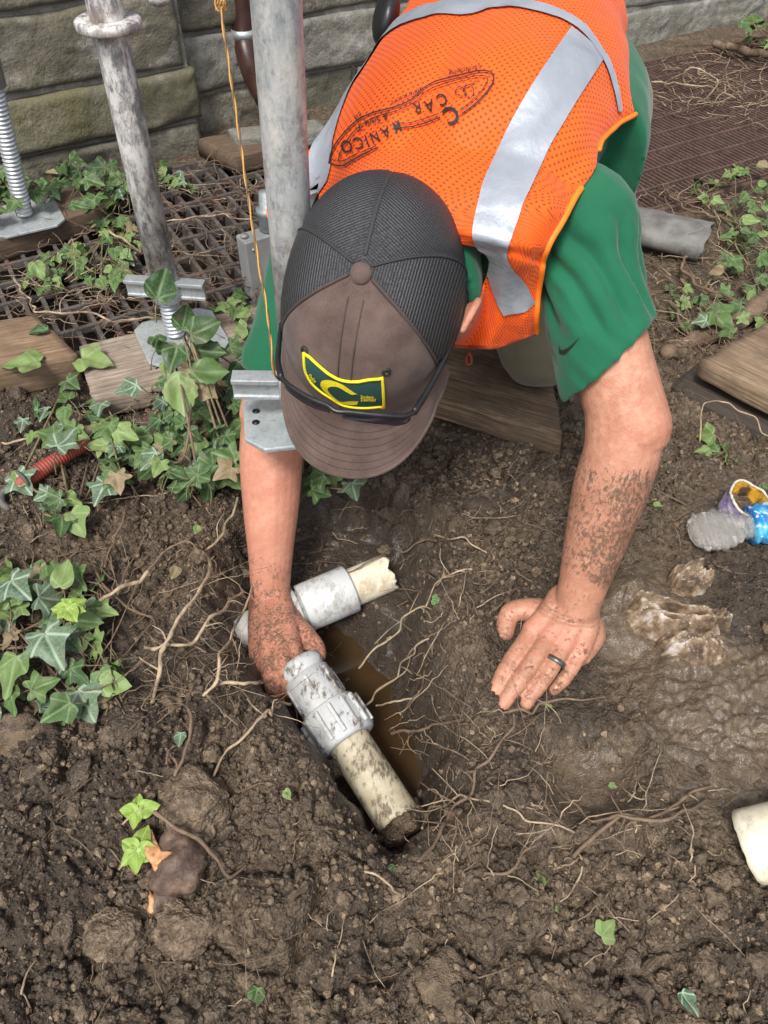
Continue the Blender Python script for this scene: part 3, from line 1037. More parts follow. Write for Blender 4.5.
# right arm
limb([SHR * .7 + ELR * .3, SHR * .5 + ELR * .5, ELR], [.046, .046, .046], 16, 20)
limb([ELR + (SHR - ELR) * .1, ELR + (WRR - ELR) * .18, ELR + (WRR - ELR) * .45, ELR + (WRR - ELR) * .75, WRR], [.044, .0455, .0415, .033, .0285], 24, 24)

NAILS = []; JOINTS = []
def finger(js, rs, n=18, nail=True, up=(0, 0, 1)):
    p = np.asarray(js, float)
    q, r = path(p, rs, n)
    if len(p) == 5:
        JOINTS.append((p[2], nrm(p[3] - p[1]), .015, 1.0)); JOINTS.append((p[3], nrm(p[4] - p[2]), .013, .7))
    shapes.append(tube(q, r, 14, 'round', .92))
    if nail:
        NAILS.append((q[-1], nrm(q[-1] - q[-4]), r[-1], np.asarray(up, float)))

# left hand, flat on the mud: picture points with a height above the mud
L = lambda a, b, z: P(a, b, z)
mcp = dict(i=L(533, 630, .036), m=L(549, 637, .040), r=L(564, 645, .037), p=L(579, 652, .030))
finger([mcp['i'], L(520, 648, .036), L(509, 664, .028), L(500, 680, .019), L(495, 690, .013)], [.0125, .0112, .0115, .0100, .0088])
finger([mcp['m'], L(536, 657, .040), L(524, 674, .031), L(511, 693, .020), L(504, 704, .013)], [.0125, .0112, .0115, .0100, .0088])
finger([mcp['r'], L(554, 663, .035), L(544, 679, .026), L(531, 696, .016), L(526, 704, .011)], [.0122, .0108, .0110, .0096, .0084])
finger([mcp['p'], L(574, 664, .027), L(567, 675, .020), L(559, 685, .012), L(554, 690, .008)], [.0112, .0098, .0098, .0088, .0078])
finger([L(556, 615, .030), L(536, 611, .028), L(521, 610, .026), L(510, 613, .022), L(506, 626, .014), L(506, 632, .011)], [.0190, .0185, .0158, .0142, .0140, .0122])
for k, rr in (('i', .0150), ('m', .0155), ('r', .0150), ('p', .0140)):
    q = mcp[k]; w0 = WRL + (mcp[k] - (mcp['m'] + mcp['r']) / 2) * .48
    shapes.append(tube(*path([w0 + np.array([0, .012, .0]), w0 * .5 + q * .5 + np.array([0, 0, .002]), q], [.0210, .0190, rr], 14), 14))
    dn = np.array([0, 0, -.016])
    shapes.append(tube(*path([w0 + dn * .5, w0 * .5 + q * .5 + dn, q + dn * .9], [.0190, .0165, .0130], 12), 12))
    shapes.append(ellip(q + np.array([0, 0, .0025]), CR * .0115, np.array([0, 1, 0]) * .0115, np.array([0, 0, 1]) * .0125, 10, 12))
JOINTS.append((WRL + np.array([.0, .004, .0]), nrm(WRL - ELL), .05, .9))
shapes.append(tube(*path([WRL + np.array([-.012, 0, -.012]), L(556, 617, .022), L(537, 615, .020)], [.022, .022, .016], 12), 12))   # thumb base
shapes.append(tube(*path([WRL + np.array([.016, -.004, -.014]), L(592, 636, .018), L(583, 656, .015)], [.020, .018, .012], 12), 12))  # heel of the hand
# right hand closing on the grey fitting in the hole
R_ = lambda a, b, z: P(a, b, z)
rm = [R_(292, 651, -.040), R_(283, 662, -.038), R_(271, 667, -.042), R_(260, 664, -.052)]
for j, q in enumerate(rm):
    w0 = WRR + (q - R_(277, 661, -.042)) * .42
    shapes.append(tube(*path([w0, w0 * .5 + q * .5 + np.array([0, 0, .004]), q], [.0215, .0200, .0150], 14), 14))
    dn = np.array([0.004, .012, -.012])
    shapes.append(tube(*path([w0 + dn, w0 * .5 + q * .5 + dn * 1.3, q + dn], [.020, .020, .014], 12), 12))
finger([rm[0], R_(300, 664, -.050), R_(302, 680, -.075), R_(310, 684, -.100), R_(322, 678, -.110)], [.0128, .0118, .0115, .0105, .009], nail=False)
finger([rm[1], R_(288, 680, -.050), R_(292, 692, -.078), R_(304, 694, -.105), R_(316, 690, -.115)], [.0128, .0118, .0115, .0105, .009], nail=False)
finger([rm[2], R_(272, 686, -.056), R_(278, 697, -.082), R_(290, 700, -.108), R_(302, 698, -.118)], [.0125, .0115, .0112, .0100, .009], nail=False)
finger([rm[3], R_(259, 681, -.066), R_(265, 690, -.088), R_(276, 695, -.108)], [.0115, .0105, .0098, .0088], nail=False)
finger([R_(278, 618, -.052), R_(297, 628, -.050), R_(311, 640, -.050), R_(318, 652, -.052), R_(317, 660, -.056)], [.0200, .0170, .0135, .0125, .0105])
# legs
HIPL, KNL, ANL = np.array([.340, 1.35, .36]), np.array([.266, 1.085, .120]), np.array([.34, 1.50, .085])
HIPR, KNR, ANR = np.array([.12, 1.42, .36]), np.array([.02, 1.25, .115]), np.array([.10, 1.66, .085])
for h, k, a in ((HIPL, KNL, ANL), (HIPR, KNR, ANR)):
    limb([h, h * .5 + k * .5, k], [.085, .075, .058], 16)
    limb([k, k * .6 + a * .4, a], [.055, .056, .040], 14)
    limb([a, a + np.array([.01, .05, -.045]), a + np.array([.02, .06, -.05])], [.038, .034, .030], 8)

BV, BF = voxel_union(shapes, .0021, 6, .5)
PERSON_LOC = (.25, 1.2, .0)
person = thing('person', 'man in orange vest, green shirt and cap kneeling with both hands in the mud', 'person', PERSON_LOC)
# creases over the finger joints and the wrist
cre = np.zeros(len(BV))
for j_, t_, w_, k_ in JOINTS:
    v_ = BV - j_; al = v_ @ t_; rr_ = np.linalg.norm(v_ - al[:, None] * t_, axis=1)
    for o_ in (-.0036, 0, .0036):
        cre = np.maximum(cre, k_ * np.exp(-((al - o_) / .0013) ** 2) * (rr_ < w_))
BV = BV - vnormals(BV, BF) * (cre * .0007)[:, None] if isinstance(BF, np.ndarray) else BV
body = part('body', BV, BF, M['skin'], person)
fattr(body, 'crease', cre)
def seg_t(V, a, b):
    e = b - a
    t = np.clip(((V - a) @ e) / (e @ e), 0, 1)
    return t, np.linalg.norm(V - a - t[:, None] * e, axis=1)
tl, dl_ = seg_t(BV, ELL, WRL); tr, dr_ = seg_t(BV, ELR, WRR)
dirt = np.zeros(len(BV))
nearL = dl_ < .09
side = ((BV - ELL) @ nrm(np.array([1, -.3, .1])))
dirt = np.maximum(dirt, np.where(nearL, sst(.02, .22, tl) * (.88 + .06 * sst(.5, .9, tl)) * (.72 + .28 * sst(-.02, .03, side - (WRL - ELL)[0] * tl)), 0))
handL = sst(.105, .08, np.linalg.norm(BV - mcp['m'], axis=1)) * (BV[:, 0] > .1)
dirt = np.maximum(dirt * (1 - handL), handL * (.48 + .35 * sst(.03, .0, BV[:, 2])))
nearR = (dr_ < .24) & (BV[:, 0] < 0)
dirt = np.maximum(dirt, np.where(nearR, .18 + .42 * sst(.50, .95, tr) + .14 * sst(.985, 1.0, tr), 0))
fattr(body, 'dirt', np.clip(dirt, 0, 1.1))
red = np.zeros(len(BV))
for k in mcp.values():
    red = np.maximum(red, np.exp(-(np.linalg.norm(BV - k - np.array([0, 0, .012]), axis=1) / .012) ** 2))
red = np.maximum(red, .9 * np.exp(-(np.linalg.norm(BV - HP(-.012, .088, -.02), axis=1) / .035) ** 2))
red = np.maximum(red, np.where(nearR, .45, 0)); red = np.maximum(red, .35 * np.exp(-(np.linalg.norm(BV - ELL - np.array([.03, .0, 0]), axis=1) / .06) ** 2))
fattr(body, 'red', red)
M['nail'] = plain('fingernail', (.50, .245, .175), .4, 0, 90, .15, .05)
for q, t, r, up in NAILS:
    a = nrm(up - t * (up @ t)); b = np.cross(t, a)
    mbn = MB(); nn = 9
    V = [];
    for i in range(6):
        for j in range(nn):
            x = (j / (nn - 1) * 2 - 1); y = i / 5
            wd = r * .62 * (1 - .25 * max(0, .25 - y) / .25)
            ang = x * .85
            V.append(q + t * (-.007 + y * .0125) * (r / .0088) + b * wd * math.sin(ang) / math.sin(.85) + a * (r * .86 * math.cos(ang * .9) + .0006 - .0030 * y * y))
    part('fingernail', V, grid_faces(6, nn), M['nail'], person, fix=False)
# eyes and hair are part of the head under the cap
M['eye'] = plain('eye', (.55, .54, .52), .15)
M['hair'] = plain('brown_hair', (.055, .035, .022), .6, 0, 300, .5, .6)
for sg in (-1, 1):
    V, F = ellip(HP(.080, sg * .030, -.022), hf * .012, hl * .013, hu * .010, 10, 12)
    part('eye', V, F, M['eye'], person)
V = []
nn = 30
for i in range(6):
    for j in range(nn):
        a = 1.15 + (2 * math.pi - 2.3) * j / (nn - 1)
        u = .008 - .065 * i / 5
        k = 1 - .10 * (i / 5) ** 2
        V.append(HP(.1005 * k * math.cos(a), .0795 * k * math.sin(a), u))
hair = part('hair', V, grid_faces(6, nn), M['hair'], person)

# ring on the ring finger
q = L(555.5, 661.5, .0355); t = nrm(L(544, 679, .026) - L(554, 663, .035))
V, F = lathe([(-.0032, .0117), (-.0032, .0133), (.0032, .0133), (.0032, .0117)], q, t, 36, False)
F = F + [(3 * 36 + j, 3 * 36 + (j + 1) % 36, (j + 1) % 36, j) for j in range(36)]
M['ring'] = plain('dark_silver', (.16, .155, .14), .35, .8)
part('ring', V, F, M['ring'], person, label='dark metal ring on the ring finger')

# ------------------------------------------------------------------ green shirt
cl = [torso_loft(-.17, 1.22, 30, .0)]
def sleeve(sh, el, frac, r0, r1, pull=(0, 0, 0), m=28, n=30, seed=0, first=None, tilt=0.0):
    e = sh + (el - sh) * frac
    c = np.array([sh + (np.array(pull) if first is None else first), sh, sh * .70 + e * .30, sh * .35 + e * .65, e])
    p, r = path(c, [r0 * .85, r0 * .96, r0, (r0 + r1) / 2, r1], n)
    T, A, B = frames(p, (0, 0, 1))
    th = np.linspace(0, 2 * np.pi, m * 4, endpoint=False)
    V = []
    for i in range(n):
        s = i / (n - 1)
        f = 1 + .035 * np.sin(th * 3 + s * 7 + seed) * s * (1 - s) * 2 + .035 * (1.25 - s) * fbm(np.cos(th) * 1.6 + seed, np.sin(th) * 1.6 + s * 4.2, oct=2, seed=3 + seed) * (.3 + s)
        rr = r[i] * f
        if i == n - 1: rr = rr * .985
        q = p[i] + rr[:, None] * (np.cos(th)[:, None] * A[i] + np.sin(th)[:, None] * B[i])
        q = q + T[i] * (tilt * s ** 2 * (-(q - p[i]) @ CR))[:, None]
        V.append(q)
    V = np.vstack(V); k = m * 4
    return (V, grid_faces(n, k, True) + [tuple(range(k))[::-1], tuple(range((n - 1) * k, n * k))])
cl.append(sleeve(SHL + np.array([.002, .01, -.010]), ELL + CR * -.006, .655, .060, .0625, seed=1, first=np.array([-.07, .05, -.02]), tilt=.62))
cl.append(sleeve(SHR + np.array([.0, 0, -.01]), ELR, .80, .062, .060, seed=5, first=np.array([.06, .05, -.02])))
# collar round the neck
col_c = .5 * (SP[0] + HP(-.05, 0, -.04))
cax = nrm(HP(-.035, 0, -.01) - SP[0])
cc_ = HP(-.045, .010, -.050)
V, F = lathe([(-.050, .080), (-.03, .092), (.004, .105), (.014, .102), (.010, .094), (-.03, .080), (-.050, .066)], cc_, cax, 44)
cl.append((V, F))
# loose side of the shirt below the vest
q_, f_ = torso_loft(.44, .85, 14, .008, vent=.02)
N_d = nrm(np.cross(LAT0, SP[2] - SP[0]))
cl.append((q_ + LAT0 * .030 - N_d * .055, f_))
cl.append((q_ - LAT0 * .0 - N_d * .055, f_))
SV, SF = voxel_union(cl, .0038, 5, .5)
n_ = vnormals(SV, SF)
fold = .0045 * fbm(SV[:, 0] * 16, SV[:, 1] * 16 + 4, SV[:, 2] * 16, oct=2, seed=21)
# long creases down the left sleeve
tt, dd = seg_t(SV, SHL, ELL)
e = nrm(ELL - SHL); a1 = nrm(np.cross(e, [0, 1, 0])); 
az = np.arctan2((SV - SHL) @ np.cross(e, a1), (SV - SHL) @ a1)
crease = np.sin(az * 4.2 + tt * 7.0 + 1.2 * vn(tt * 3, az, seed=8)) ** 4
fold = fold - np.where(dd < .11, .0085 * crease * sst(.0, .15, tt) * sst(.62, .40, tt), 0)
fold = fold + np.where(dd < .11, .0035 * fbm(az * 2.2 + tt * 6, tt * 2.5, oct=3, seed=33), 0)
SV = SV + n_ * fold[:, None]
shirt = part('shirt', SV, SF, M['shirt'], person)
SHB = bvh(SV, SF)

# sleeve hem line and the tick mark on the cuff
def on_surface(tree, px, py, off=.0012):
    d = Vector(nrm(ray(px, py)))
    h = tree.ray_cast(Vector(C0), d)
    if h[0] is None:
        return None
    nn_ = h[1] if h[1].dot(d) < 0 else -h[1]
    return np.array(h[0] + nn_ * off)

def decal(tree, polys, off=.0012):
    """polys: 2-D picture polygons laid on the cloth; faces that miss it are dropped"""
    V, F = [], []
    for pts, faces in polys:
        m = [on_surface(tree, a, b, off) for a, b in pts]
        keep = [f for f in faces if all(m[i] is not None for i in f)]
        used = sorted({i for f in keep for i in f}); o = len(V)
        mp = {i: k + o for k, i in enumerate(used)}
        V += [m[i] for i in used]; F += [tuple(mp[i] for i in f) for f in keep]
    return V, F

def stroke(pts, w, n=None, close=False, smooth=True):
    pts = np.asarray(pts, float)
    n = n or max(2, len(pts) * 6)
    q = spline(pts, n) if smooth else pts
    n = len(q)
    t = nrm(np.gradient(q, axis=0)); nn_ = np.stack([-t[:, 1], t[:, 0]], -1)
    w = np.broadcast_to(w, (n,))[:, None]
    V = np.vstack([q - nn_ * w / 2, q + nn_ * w / 2])
    return V.tolist(), [(i, i + 1, n + i + 1, n + i) for i in range(n - 1)]

M['ink'] = plain('black_print', (.016, .014, .014), .6, 0, 60, .1, .02)
sw_top = spline([(560.2, 344.5), (561.5, 349.5), (566, 349.2), (573, 344.0), (580.5, 336.0)], 24)
sw_bot = spline([(560.2, 344.5), (560.0, 352.5), (566, 353.6), (573, 346.8), (580.5, 336.0)], 24)
V, F = decal(SHB, [(np.vstack([sw_top, sw_bot]).tolist(), [(i, i + 1, 24 + i + 1, 24 + i) for i in range(23)])])
if V: part('sleeve_emblem', V, F, M['ink'], shirt, label='black tick emblem on the green cuff')

# ------------------------------------------------------------------ orange vest
EDG = [.30, .28, .26, .22, .17, .10, .02, -.10, -.50]
ESX = [-.20, -.10, .0, .12, .20, .26, .34, .5, 1.15]
def edgeL(s):   # armhole on the man's left (right in the picture): angle where the vest ends
    return np.interp(s, ESX, EDG)
def edgeR(s):
    return np.pi - np.interp(s, ESX, EDG)
ns, ntt = 130, 170
SV1 = 1.10
def sv0(t):
    return -.12 + .15 * sst(.90, .81, np.asarray(t, float))
def _vest0(s, t):
    ph = edgeL(s) * (1 - t) + edgeR(s) * t
    p = torso(s, ph, .014); q = torso(s, ph, .024)
    return p, nrm(q - p)
S, T_ = np.meshgrid(np.linspace(0, 1, ns), np.linspace(0, 1, ntt), indexing='ij')
S = sv0(T_) + S * (SV1 - sv0(T_))
p0, n0 = _vest0(S, T_)
DH = np.zeros_like(S)
for i in range(ns):
    for j in range(ntt):
        if S[i, j] > .55: continue
        o = p0[i, j] + n0[i, j] * .075
        h = SHB.ray_cast(Vector(o), Vector(-n0[i, j]), .09)
        if h[0] is not None:
            DH[i, j] = max(0, .075 - h[3] + .007)
DH = np.minimum(DH, .062) * sst(.55, .35, S)
def _sm(a, k):
    for _ in range(k):
        q = np.pad(a, 1, 'edge'); a = (q[1:-1, 1:-1] * 2 + q[:-2, 1:-1] + q[2:, 1:-1] + q[1:-1, :-2] + q[1:-1, 2:]) / 6
    return a
DM = DH
for _ in range(5):
    q = np.pad(DM, 1, 'edge'); DM = np.maximum.reduce([q[1:-1, 1:-1], q[:-2, 1:-1], q[2:, 1:-1], q[1:-1, :-2], q[1:-1, 2:]])
DH = np.maximum(_sm(DM, 30), DH * .97)
DH = _sm(DH, 6)
def vest_pt(s, t, off=.0):
    s = np.asarray(s, float); t = np.asarray(t, float)
    p, n_ = _vest0(s, t)
    fi = np.clip((s - sv0(t)) / (SV1 - sv0(t)) * (ns - 1), 0, ns - 1.001); fj = np.clip(t * (ntt - 1), 0, ntt - 1.001)
    i, j = fi.astype(int), fj.astype(int); a, b = fi - i, fj - j
    dh = DH[i, j] * (1 - a) * (1 - b) + DH[i + 1, j] * a * (1 - b) + DH[i, j + 1] * (1 - a) * b + DH[i + 1, j + 1] * a * b
    fo = .0055 * fbm(s * 5 + 3 * t, t * 9, oct=3, seed=61) + .0060 * (np.abs(np.sin(s * 3 + t * 13 + 1.5 * vn(s * 4, t * 5, seed=3))) ** 3) * sst(.5, .2, s) * sst(.5, .2, np.abs(t - .5) + .05)
    return p + n_ * (fo * .8 + dh + off)[..., None]
VV = vest_pt(S, T_)
uvx = np.cumsum(np.concatenate([np.zeros((1, ntt)), np.linalg.norm(np.diff(VV, axis=0), axis=2)], 0), 0)
uvy = np.cumsum(np.concatenate([np.zeros((ns, 1)), np.linalg.norm(np.diff(VV, axis=1), axis=2)], 1), 1)
uvy = uvy - uvy[:, ntt // 2:ntt // 2 + 1]
vmb = MB(); vmb.add(VV.reshape(-1, 3), grid_faces(ns, ntt), 0, np.stack([uvx, uvy], -1).reshape(-1, 2))
# shoulder and front panel of the vest, from the back over the shoulder down to the hem
tc = np.linspace(.80, .0, 60)
rows_ = [vest_pt(sv0(tc) + .05, tc), vest_pt(sv0(tc), tc)]
for r_ in ([(318, 212, .880), (370, 192, .815), (480, 181, .785), (545, 189, .782), (573, 201, .800)],
           [(322, 245, .910), (410, 222, .800), (500, 213, .772), (543, 215, .770), (562, 222, .792)],
           [(474, 246, .800), (502, 247, .776), (525, 249, .776), (547, 250, .795)],
           [(482, 290, .870), (503, 288, .842), (523, 288, .838), (539, 288, .848)],
           [(468, 322, .920), (500, 322, .885), (522, 318, .872), (537, 316, .875)],
           [(446, 347, .945), (492, 349, .925), (520, 340, .910), (538, 333, .905)]):
    rows_.append(spline(np.array([PD(*q) for q in r_]), 60))
RW = np.array(rows_); FV = []
for k in range(1, len(RW) - 1):
    p0_, p1_, p2_ = RW[k - 1], RW[k], RW[k + 1]; p3_ = RW[k + 2] if k + 2 < len(RW) else 2 * RW[k + 1] - RW[k]
    for t in np.arange(15) / 15:
        FV.append(.5 * (2 * p1_ + (p2_ - p0_) * t + (2 * p0_ - 5 * p1_ + 4 * p2_ - p3_) * t * t + (3 * p1_ - p0_ - 3 * p2_ + p3_) * t ** 3))
FV = np.array(FV)
uu, vv_ = np.meshgrid(np.linspace(0, 1, 60), np.linspace(0, 1, 90))
amp = sst(.12, .3, vv_)
FV = FV + (np.array([0, -.8, .6]) * (amp * (.004 * fbm(uu * 5, vv_ * 5, oct=3, seed=71) + .007 * np.sin(uu * 15 + 2) * sst(.75, 1, vv_) - .007 * np.exp(-((vv_ - .50 - .05 * uu) / .025) ** 2)))[..., None])
pull = np.zeros((90, 60))
for i in range(90):
    for j in range(60):
        d_ = nrm(FV[i, j] - C0); h = SHB.ray_cast(Vector(C0), Vector(d_))
        if h[0] is not None:
            g_ = np.linalg.norm(FV[i, j] - C0) - h[3]
            if -.004 < g_ < .09: pull[i, j] = g_ + .006
pm = pull.copy()
for _ in range(3):
    q = np.pad(pm, 1, 'edge'); pm = np.maximum.reduce([q[1:-1, 1:-1], q[:-2, 1:-1], q[2:, 1:-1], q[1:-1, :-2], q[1:-1, 2:]])
pull = np.maximum(_sm(pm, 14), pull)
pull = _sm(pull, 5) * sst(.0, .14, vv_)
FV = FV - nrm(FV - C0) * pull[..., None]
vmb.add(FV.reshape(-1, 3), grid_faces(90, 60), 0, np.stack([np.cumsum(np.concatenate([np.zeros((1, 60)), np.linalg.norm(np.diff(FV, axis=0), axis=2)], 0), 0), np.cumsum(np.concatenate([np.zeros((90, 1)), np.linalg.norm(np.diff(FV, axis=1), axis=2)], 1), 1) + .31], -1).reshape(-1, 2))
def flap_pt(u, v):
    return FV[int(round(float(v) * 89)), int(round(float(u) * 59))]
V, F = vmb.arr()
vest = part('safety_vest', V, F, M['vest'], person, uv=np.vstack(vmb.UV), label='orange mesh safety vest with silver stripes')
VB = bvh(V, F)

# yellow-orange binding along the armhole and hem
M['bind'] = plain('orange_binding', (.98, .20, .010), .6, 0, 60, .1, .1)
def edge_tube(pts, r, name, mat_, parent):
    V, F = tube(pts, r, 8); return part(name, V, F, mat_, parent)
k_ = np.linspace(0, 1, 160)
be = vest_pt(sv0(np.full(160, 1.0)) + k_ * (SV1 - sv0(1.0)), np.full(160, 1.0), .001)
edge_tube(be, .0030, 'binding', M['bind'], vest)
s_c = .16
be = vest_pt(np.linspace(.18, 1.10, 140), np.full(140, .0), .001)
edge_tube(be, .0030, 'binding', M['bind'], vest)
edge_tube(FV[:, -1], .0036, 'binding', M['bind'], vest)
edge_tube(FV[-1], .0026, 'hem', M['vest'], vest)

def ribbon(pts, w, off, name, mat_, parent, tree=VB, n=90, edge=None):
    """band of cloth lying on the vest along world points"""
    q = spline(pts, n)
    T = nrm(np.gradient(q, axis=0))
    N = []
    for p in q:
        h = tree.find_nearest(Vector(p)); nn_ = np.array(h[1])
        c_ = SP[np.argmin(np.linalg.norm(SP - p, axis=1))]
        N.append(nn_ if nn_ @ (p - c_) > 0 else -nn_)
    N = np.array(N)
    ker = np.ones(9) / 9
    N = nrm(np.stack([np.convolve(np.pad(N[:, k], 4, 'edge'), ker, 'valid') for k in range(3)], -1))
    B = nrm(np.cross(N, T))
    m = 15
    V = []
    w = np.broadcast_to(w, (n,))
    for i in range(n):
        for j in range(m):
            p = q[i] + B[i] * w[i] * (j / (m - 1) - .5)
            h = tree.ray_cast(Vector(p + N[i] * .04), Vector(-N[i]), .075)
            if h[0] is not None:
                p = np.array(h[0]) + N[i] * off
            else:
                h = tree.find_nearest(Vector(p), .05)
                if h[0] is not None:
                    nn_ = np.array(h[1]); nn_ = nn_ if nn_ @ N[i] > 0 else -nn_
                    p = np.array(h[0]) + nn_ * off
            V.append(p)
    return part(name, V, grid_faces(n, m), mat_, parent)

def vs_(px, py):
    return on_surface(VB, px, py, 0.0)
# silver tape
def trace(pts):
    return [q for q in (vs_(x_, y_) for x_, y_ in pts) if q is not None]
sp = trace([(588, 42), (568, 72), (547, 105), (527, 140), (511, 175), (500, 205), (493, 230), (493, 247), (499, 266), (508, 288), (519, 312)])
k_ = np.linspace(0, 1, 100)
wd_ = np.interp(k_, [0, .55, .70, .76, .82, .92, 1], [.050, .048, .040, .030, .038, .042, .036])
ribbon(sp, wd_, .0026, 'reflective_strip', M['strip'], vest, n=100)
s_ = np.linspace(.90, -.08, 40)
ribbon(vest_pt(s_, np.full(40, .80)), .042, .0026, 'reflective_strip', M['strip'], vest, n=80)
# waist band round the lower back
band = trace([(617, 131), (618, 112), (613, 85), (603, 58), (586, 34), (560, 16), (525, 6), (490, 5), (455, 8), (425, 13), (408, 18)])
dd = np.linalg.norm(VV - band[-1], axis=2); i_, j_ = np.unravel_index(dd.argmin(), dd.shape)
tail = [vest_pt(np.array(S[i_, j_] + .02), np.array(t)) for t in np.linspace(T_[i_, j_] + .06, .99, 6)]
wd_ = np.interp(np.linspace(0, 1, 140), [0, .2, .38, .5, .7, 1], [.012, .016, .022, .034, .040, .046])
ribbon(band + tail, wd_, .0030, 'reflective_strip', M['strip'], vest, n=140)

# printed lettering: picture-plane layout laid onto the cloth
def font_mesh(txt, size=1.0, bold=0.0, shear=0.0):
    cu = bpy.data.curves.new('t', 'FONT'); cu.body = txt; cu.size = size; cu.offset = bold; cu.shear = shear
    cu.resolution_u = 3; cu.align_x = 'CENTER'; cu.align_y = 'CENTER'; cu.fill_mode = 'FRONT'; cu.dimensions = '2D'
    o = bpy.data.objects.new('t', cu); COL.objects.link(o)
    bpy.context.view_layer.update()
    dg = bpy.context.evaluated_depsgraph_get()
    me = bpy.data.meshes.new_from_object(o.evaluated_get(dg))
    V = np.array([v.co[:2] for v in me.vertices]); F = [tuple(p.vertices) for p in me.polygons]
    bpy.data.objects.remove(o); bpy.data.curves.remove(cu); bpy.data.meshes.remove(me)
    return V, F

def put_text(txt, c, xdir, h, bold=0.0, sx=1.0, shear=0.0, upflip=1):
    """place text in picture pixels: centre c, baseline direction xdir, letter height h"""
    V, F = font_mesh(txt, 1.0, bold, shear)
    cap = .70
    xd = nrm(np.array(xdir, float)); yd = np.array([xd[1], -xd[0]])
    q = np.array(c) + (V[:, :1] * xd * sx + V[:, 1:2] * yd) * (h / cap)
    return q.tolist(), F

def lay(tree, items, name, mat_, parent, off=.0014, label=None):
    V, F = decal(tree, items, off)
    if F: return part(name, V, F, mat_, parent, smooth=False, label=label)

Z4 = lambda pts: [(300 + a / 3.491, b / 3.491) for a, b in pts]
items = []
xd = (-.96, .29)
for ch, c, h, xdd, sx_ in (('C', (530, 403), 60, (-.90, .44), .85), ('C', (500, 350), 42, (-.92, .38), .85), ('A', (455, 372), 42, (-.95, .30), .85), ('R', (410, 378), 42, (-.97, .22), .85),
                 ('M', (340, 444), 42, (-.93, .36), .62), ('A', (302, 463), 42, (-.93, .36), .72), ('N', (264, 481), 42, (-.93, .36), .68), ('I', (236, 492), 42, (-.93, .36), .8), ('C', (207, 500), 42, (-.9, .42), .80), ('O', (166, 512), 44, (-.9, .42), .82)):
    items.append(put_text(ch, Z4([c])[0], xdd, h / 3.491, .006 if h < 60 else .022, sx_))
items.append(put_text('& Sons T.', Z4([(255, 428)])[0], (-.93, .36), 26 / 3.491, .0, .85, .25))
items.append(put_text('Landscaping', Z4([(580, 250)])[0], (-.98, .2), 19 / 3.491, .0, .85, .3))
items.append(put_text('Contractors', Z4([(378, 338)])[0], (-.90, .42), 20 / 3.491, .0, .85, .3))
items.append(put_text('Est.', Z4([(205, 410)])[0], (-.9, .45), 18 / 3.491, .0, .85, .3))
for k, it in enumerate(items):
    lay(VB, [it], 'printed_letter' if k < 10 else 'printed_word', M['ink'], vest, .0024)
ol = []
outer = [(108, 575), (118, 530), (150, 480), (205, 425), (260, 398), (330, 380), (385, 355), (430, 315), (480, 290), (560, 270), (630, 255), (670, 262), (676, 290), (650, 330), (610, 370), (565, 405)]
inner = [(140, 565), (150, 530), (180, 480), (225, 437), (270, 412), (335, 394), (395, 367), (440, 328), (490, 305), (560, 285), (630, 272), (655, 280), (650, 300), (625, 335), (590, 368), (560, 392)]
ol.append(stroke(Z4(outer), 1.5, 150)); ol.append(stroke(Z4(inner), 1.0, 150))
ol.append(stroke(Z4([(105, 570), (150, 585), (200, 560), (275, 520)]), 1.5, 40)); ol.append(stroke(Z4([(118, 560), (155, 568), (200, 545), (270, 515)]), 1.0, 40))
ol.append(stroke(Z4([(330, 452), (380, 450), (430, 440), (495, 415)]), 1.4, 40)); ol.append(stroke(Z4([(335, 434), (380, 436), (430, 424), (490, 402)]), 1.0, 40))
ol.append(stroke(Z4([(545, 330), (560, 310), (580, 325), (575, 342), (552, 338), (545, 330)]), .8))
ol.append(stroke(Z4([(572, 318), (595, 302), (608, 322), (598, 346), (578, 336), (572, 318)]), .8)); ol.append(stroke(Z4([(570, 312), (600, 300), (622, 285)]), .8))
for it in ol:
    lay(VB, [it], 'printed_outline', M['ink'], vest, .0030)
# zip pull at the hem
c = flap_pt(.22, 1.0) + np.array([0, -.004, -.006])
V, F = tube(spline([c, c + np.array([-.003, 0, -.008]), c + np.array([-.002, 0, -.016]), c + np.array([.003, 0, -.016]), c + np.array([.003, 0, -.007]), c], 24), .0014, 8)
part('zip_pull', V, F, M['vest'], vest)

# ------------------------------------------------------------------ trousers, boots, pouch
tr = [torso_loft(1.05, 1.58, 12, .004)]
for h, k, a in ((HIPL, KNL, ANL), (HIPR, KNR, ANR)):
    p, r = path([h + np.array([0, .02, .02]), h * .5 + k * .5, k + np.array([0, -.003, .004])], [.108, .098, .082], 20); tr.append(tube(p, r, 24))
    p, r = path([k, k * .6 + a * .4, a + np.array([0, -.02, .0])], [.070, .070, .058], 16); tr.append(tube(p, r, 20))
V, F = voxel_union(tr, .005, 6, .5)
n_ = vnormals(V, F)
V = V + n_ * (.006 * fbm(V[:, 0] * 12, V[:, 1] * 12, V[:, 2] * 12, oct=3, seed=9))[:, None]
part('trousers', V, F, M['trouser'], person)
for a in (ANL, ANR):
    b = [tube(*path([a + np.array([0, -.01, 0]), a + np.array([.005, .045, -.03])], [.050, .046], 8), 18), tube(*path([a + np.array([0, .02, -.03]), a + np.array([.01, .07, -.06]), a + np.array([.0, .075, .02])], [.046, .044, .040], 12), 18)]
    V, F = voxel_union(b, .004, 4)
    V[:, 2] = np.maximum(V[:, 2], .004)
    part('boot', V, F, M['boot'], person)
pc = PD(386, 17, 1.13)
V, F = ellip(pc, np.array([.020, 0, .004]), np.array([0, .05, 0]), np.array([.006, 0, .036]), 14, 20)
part('belt_pouch', V, F, M['black'], person)

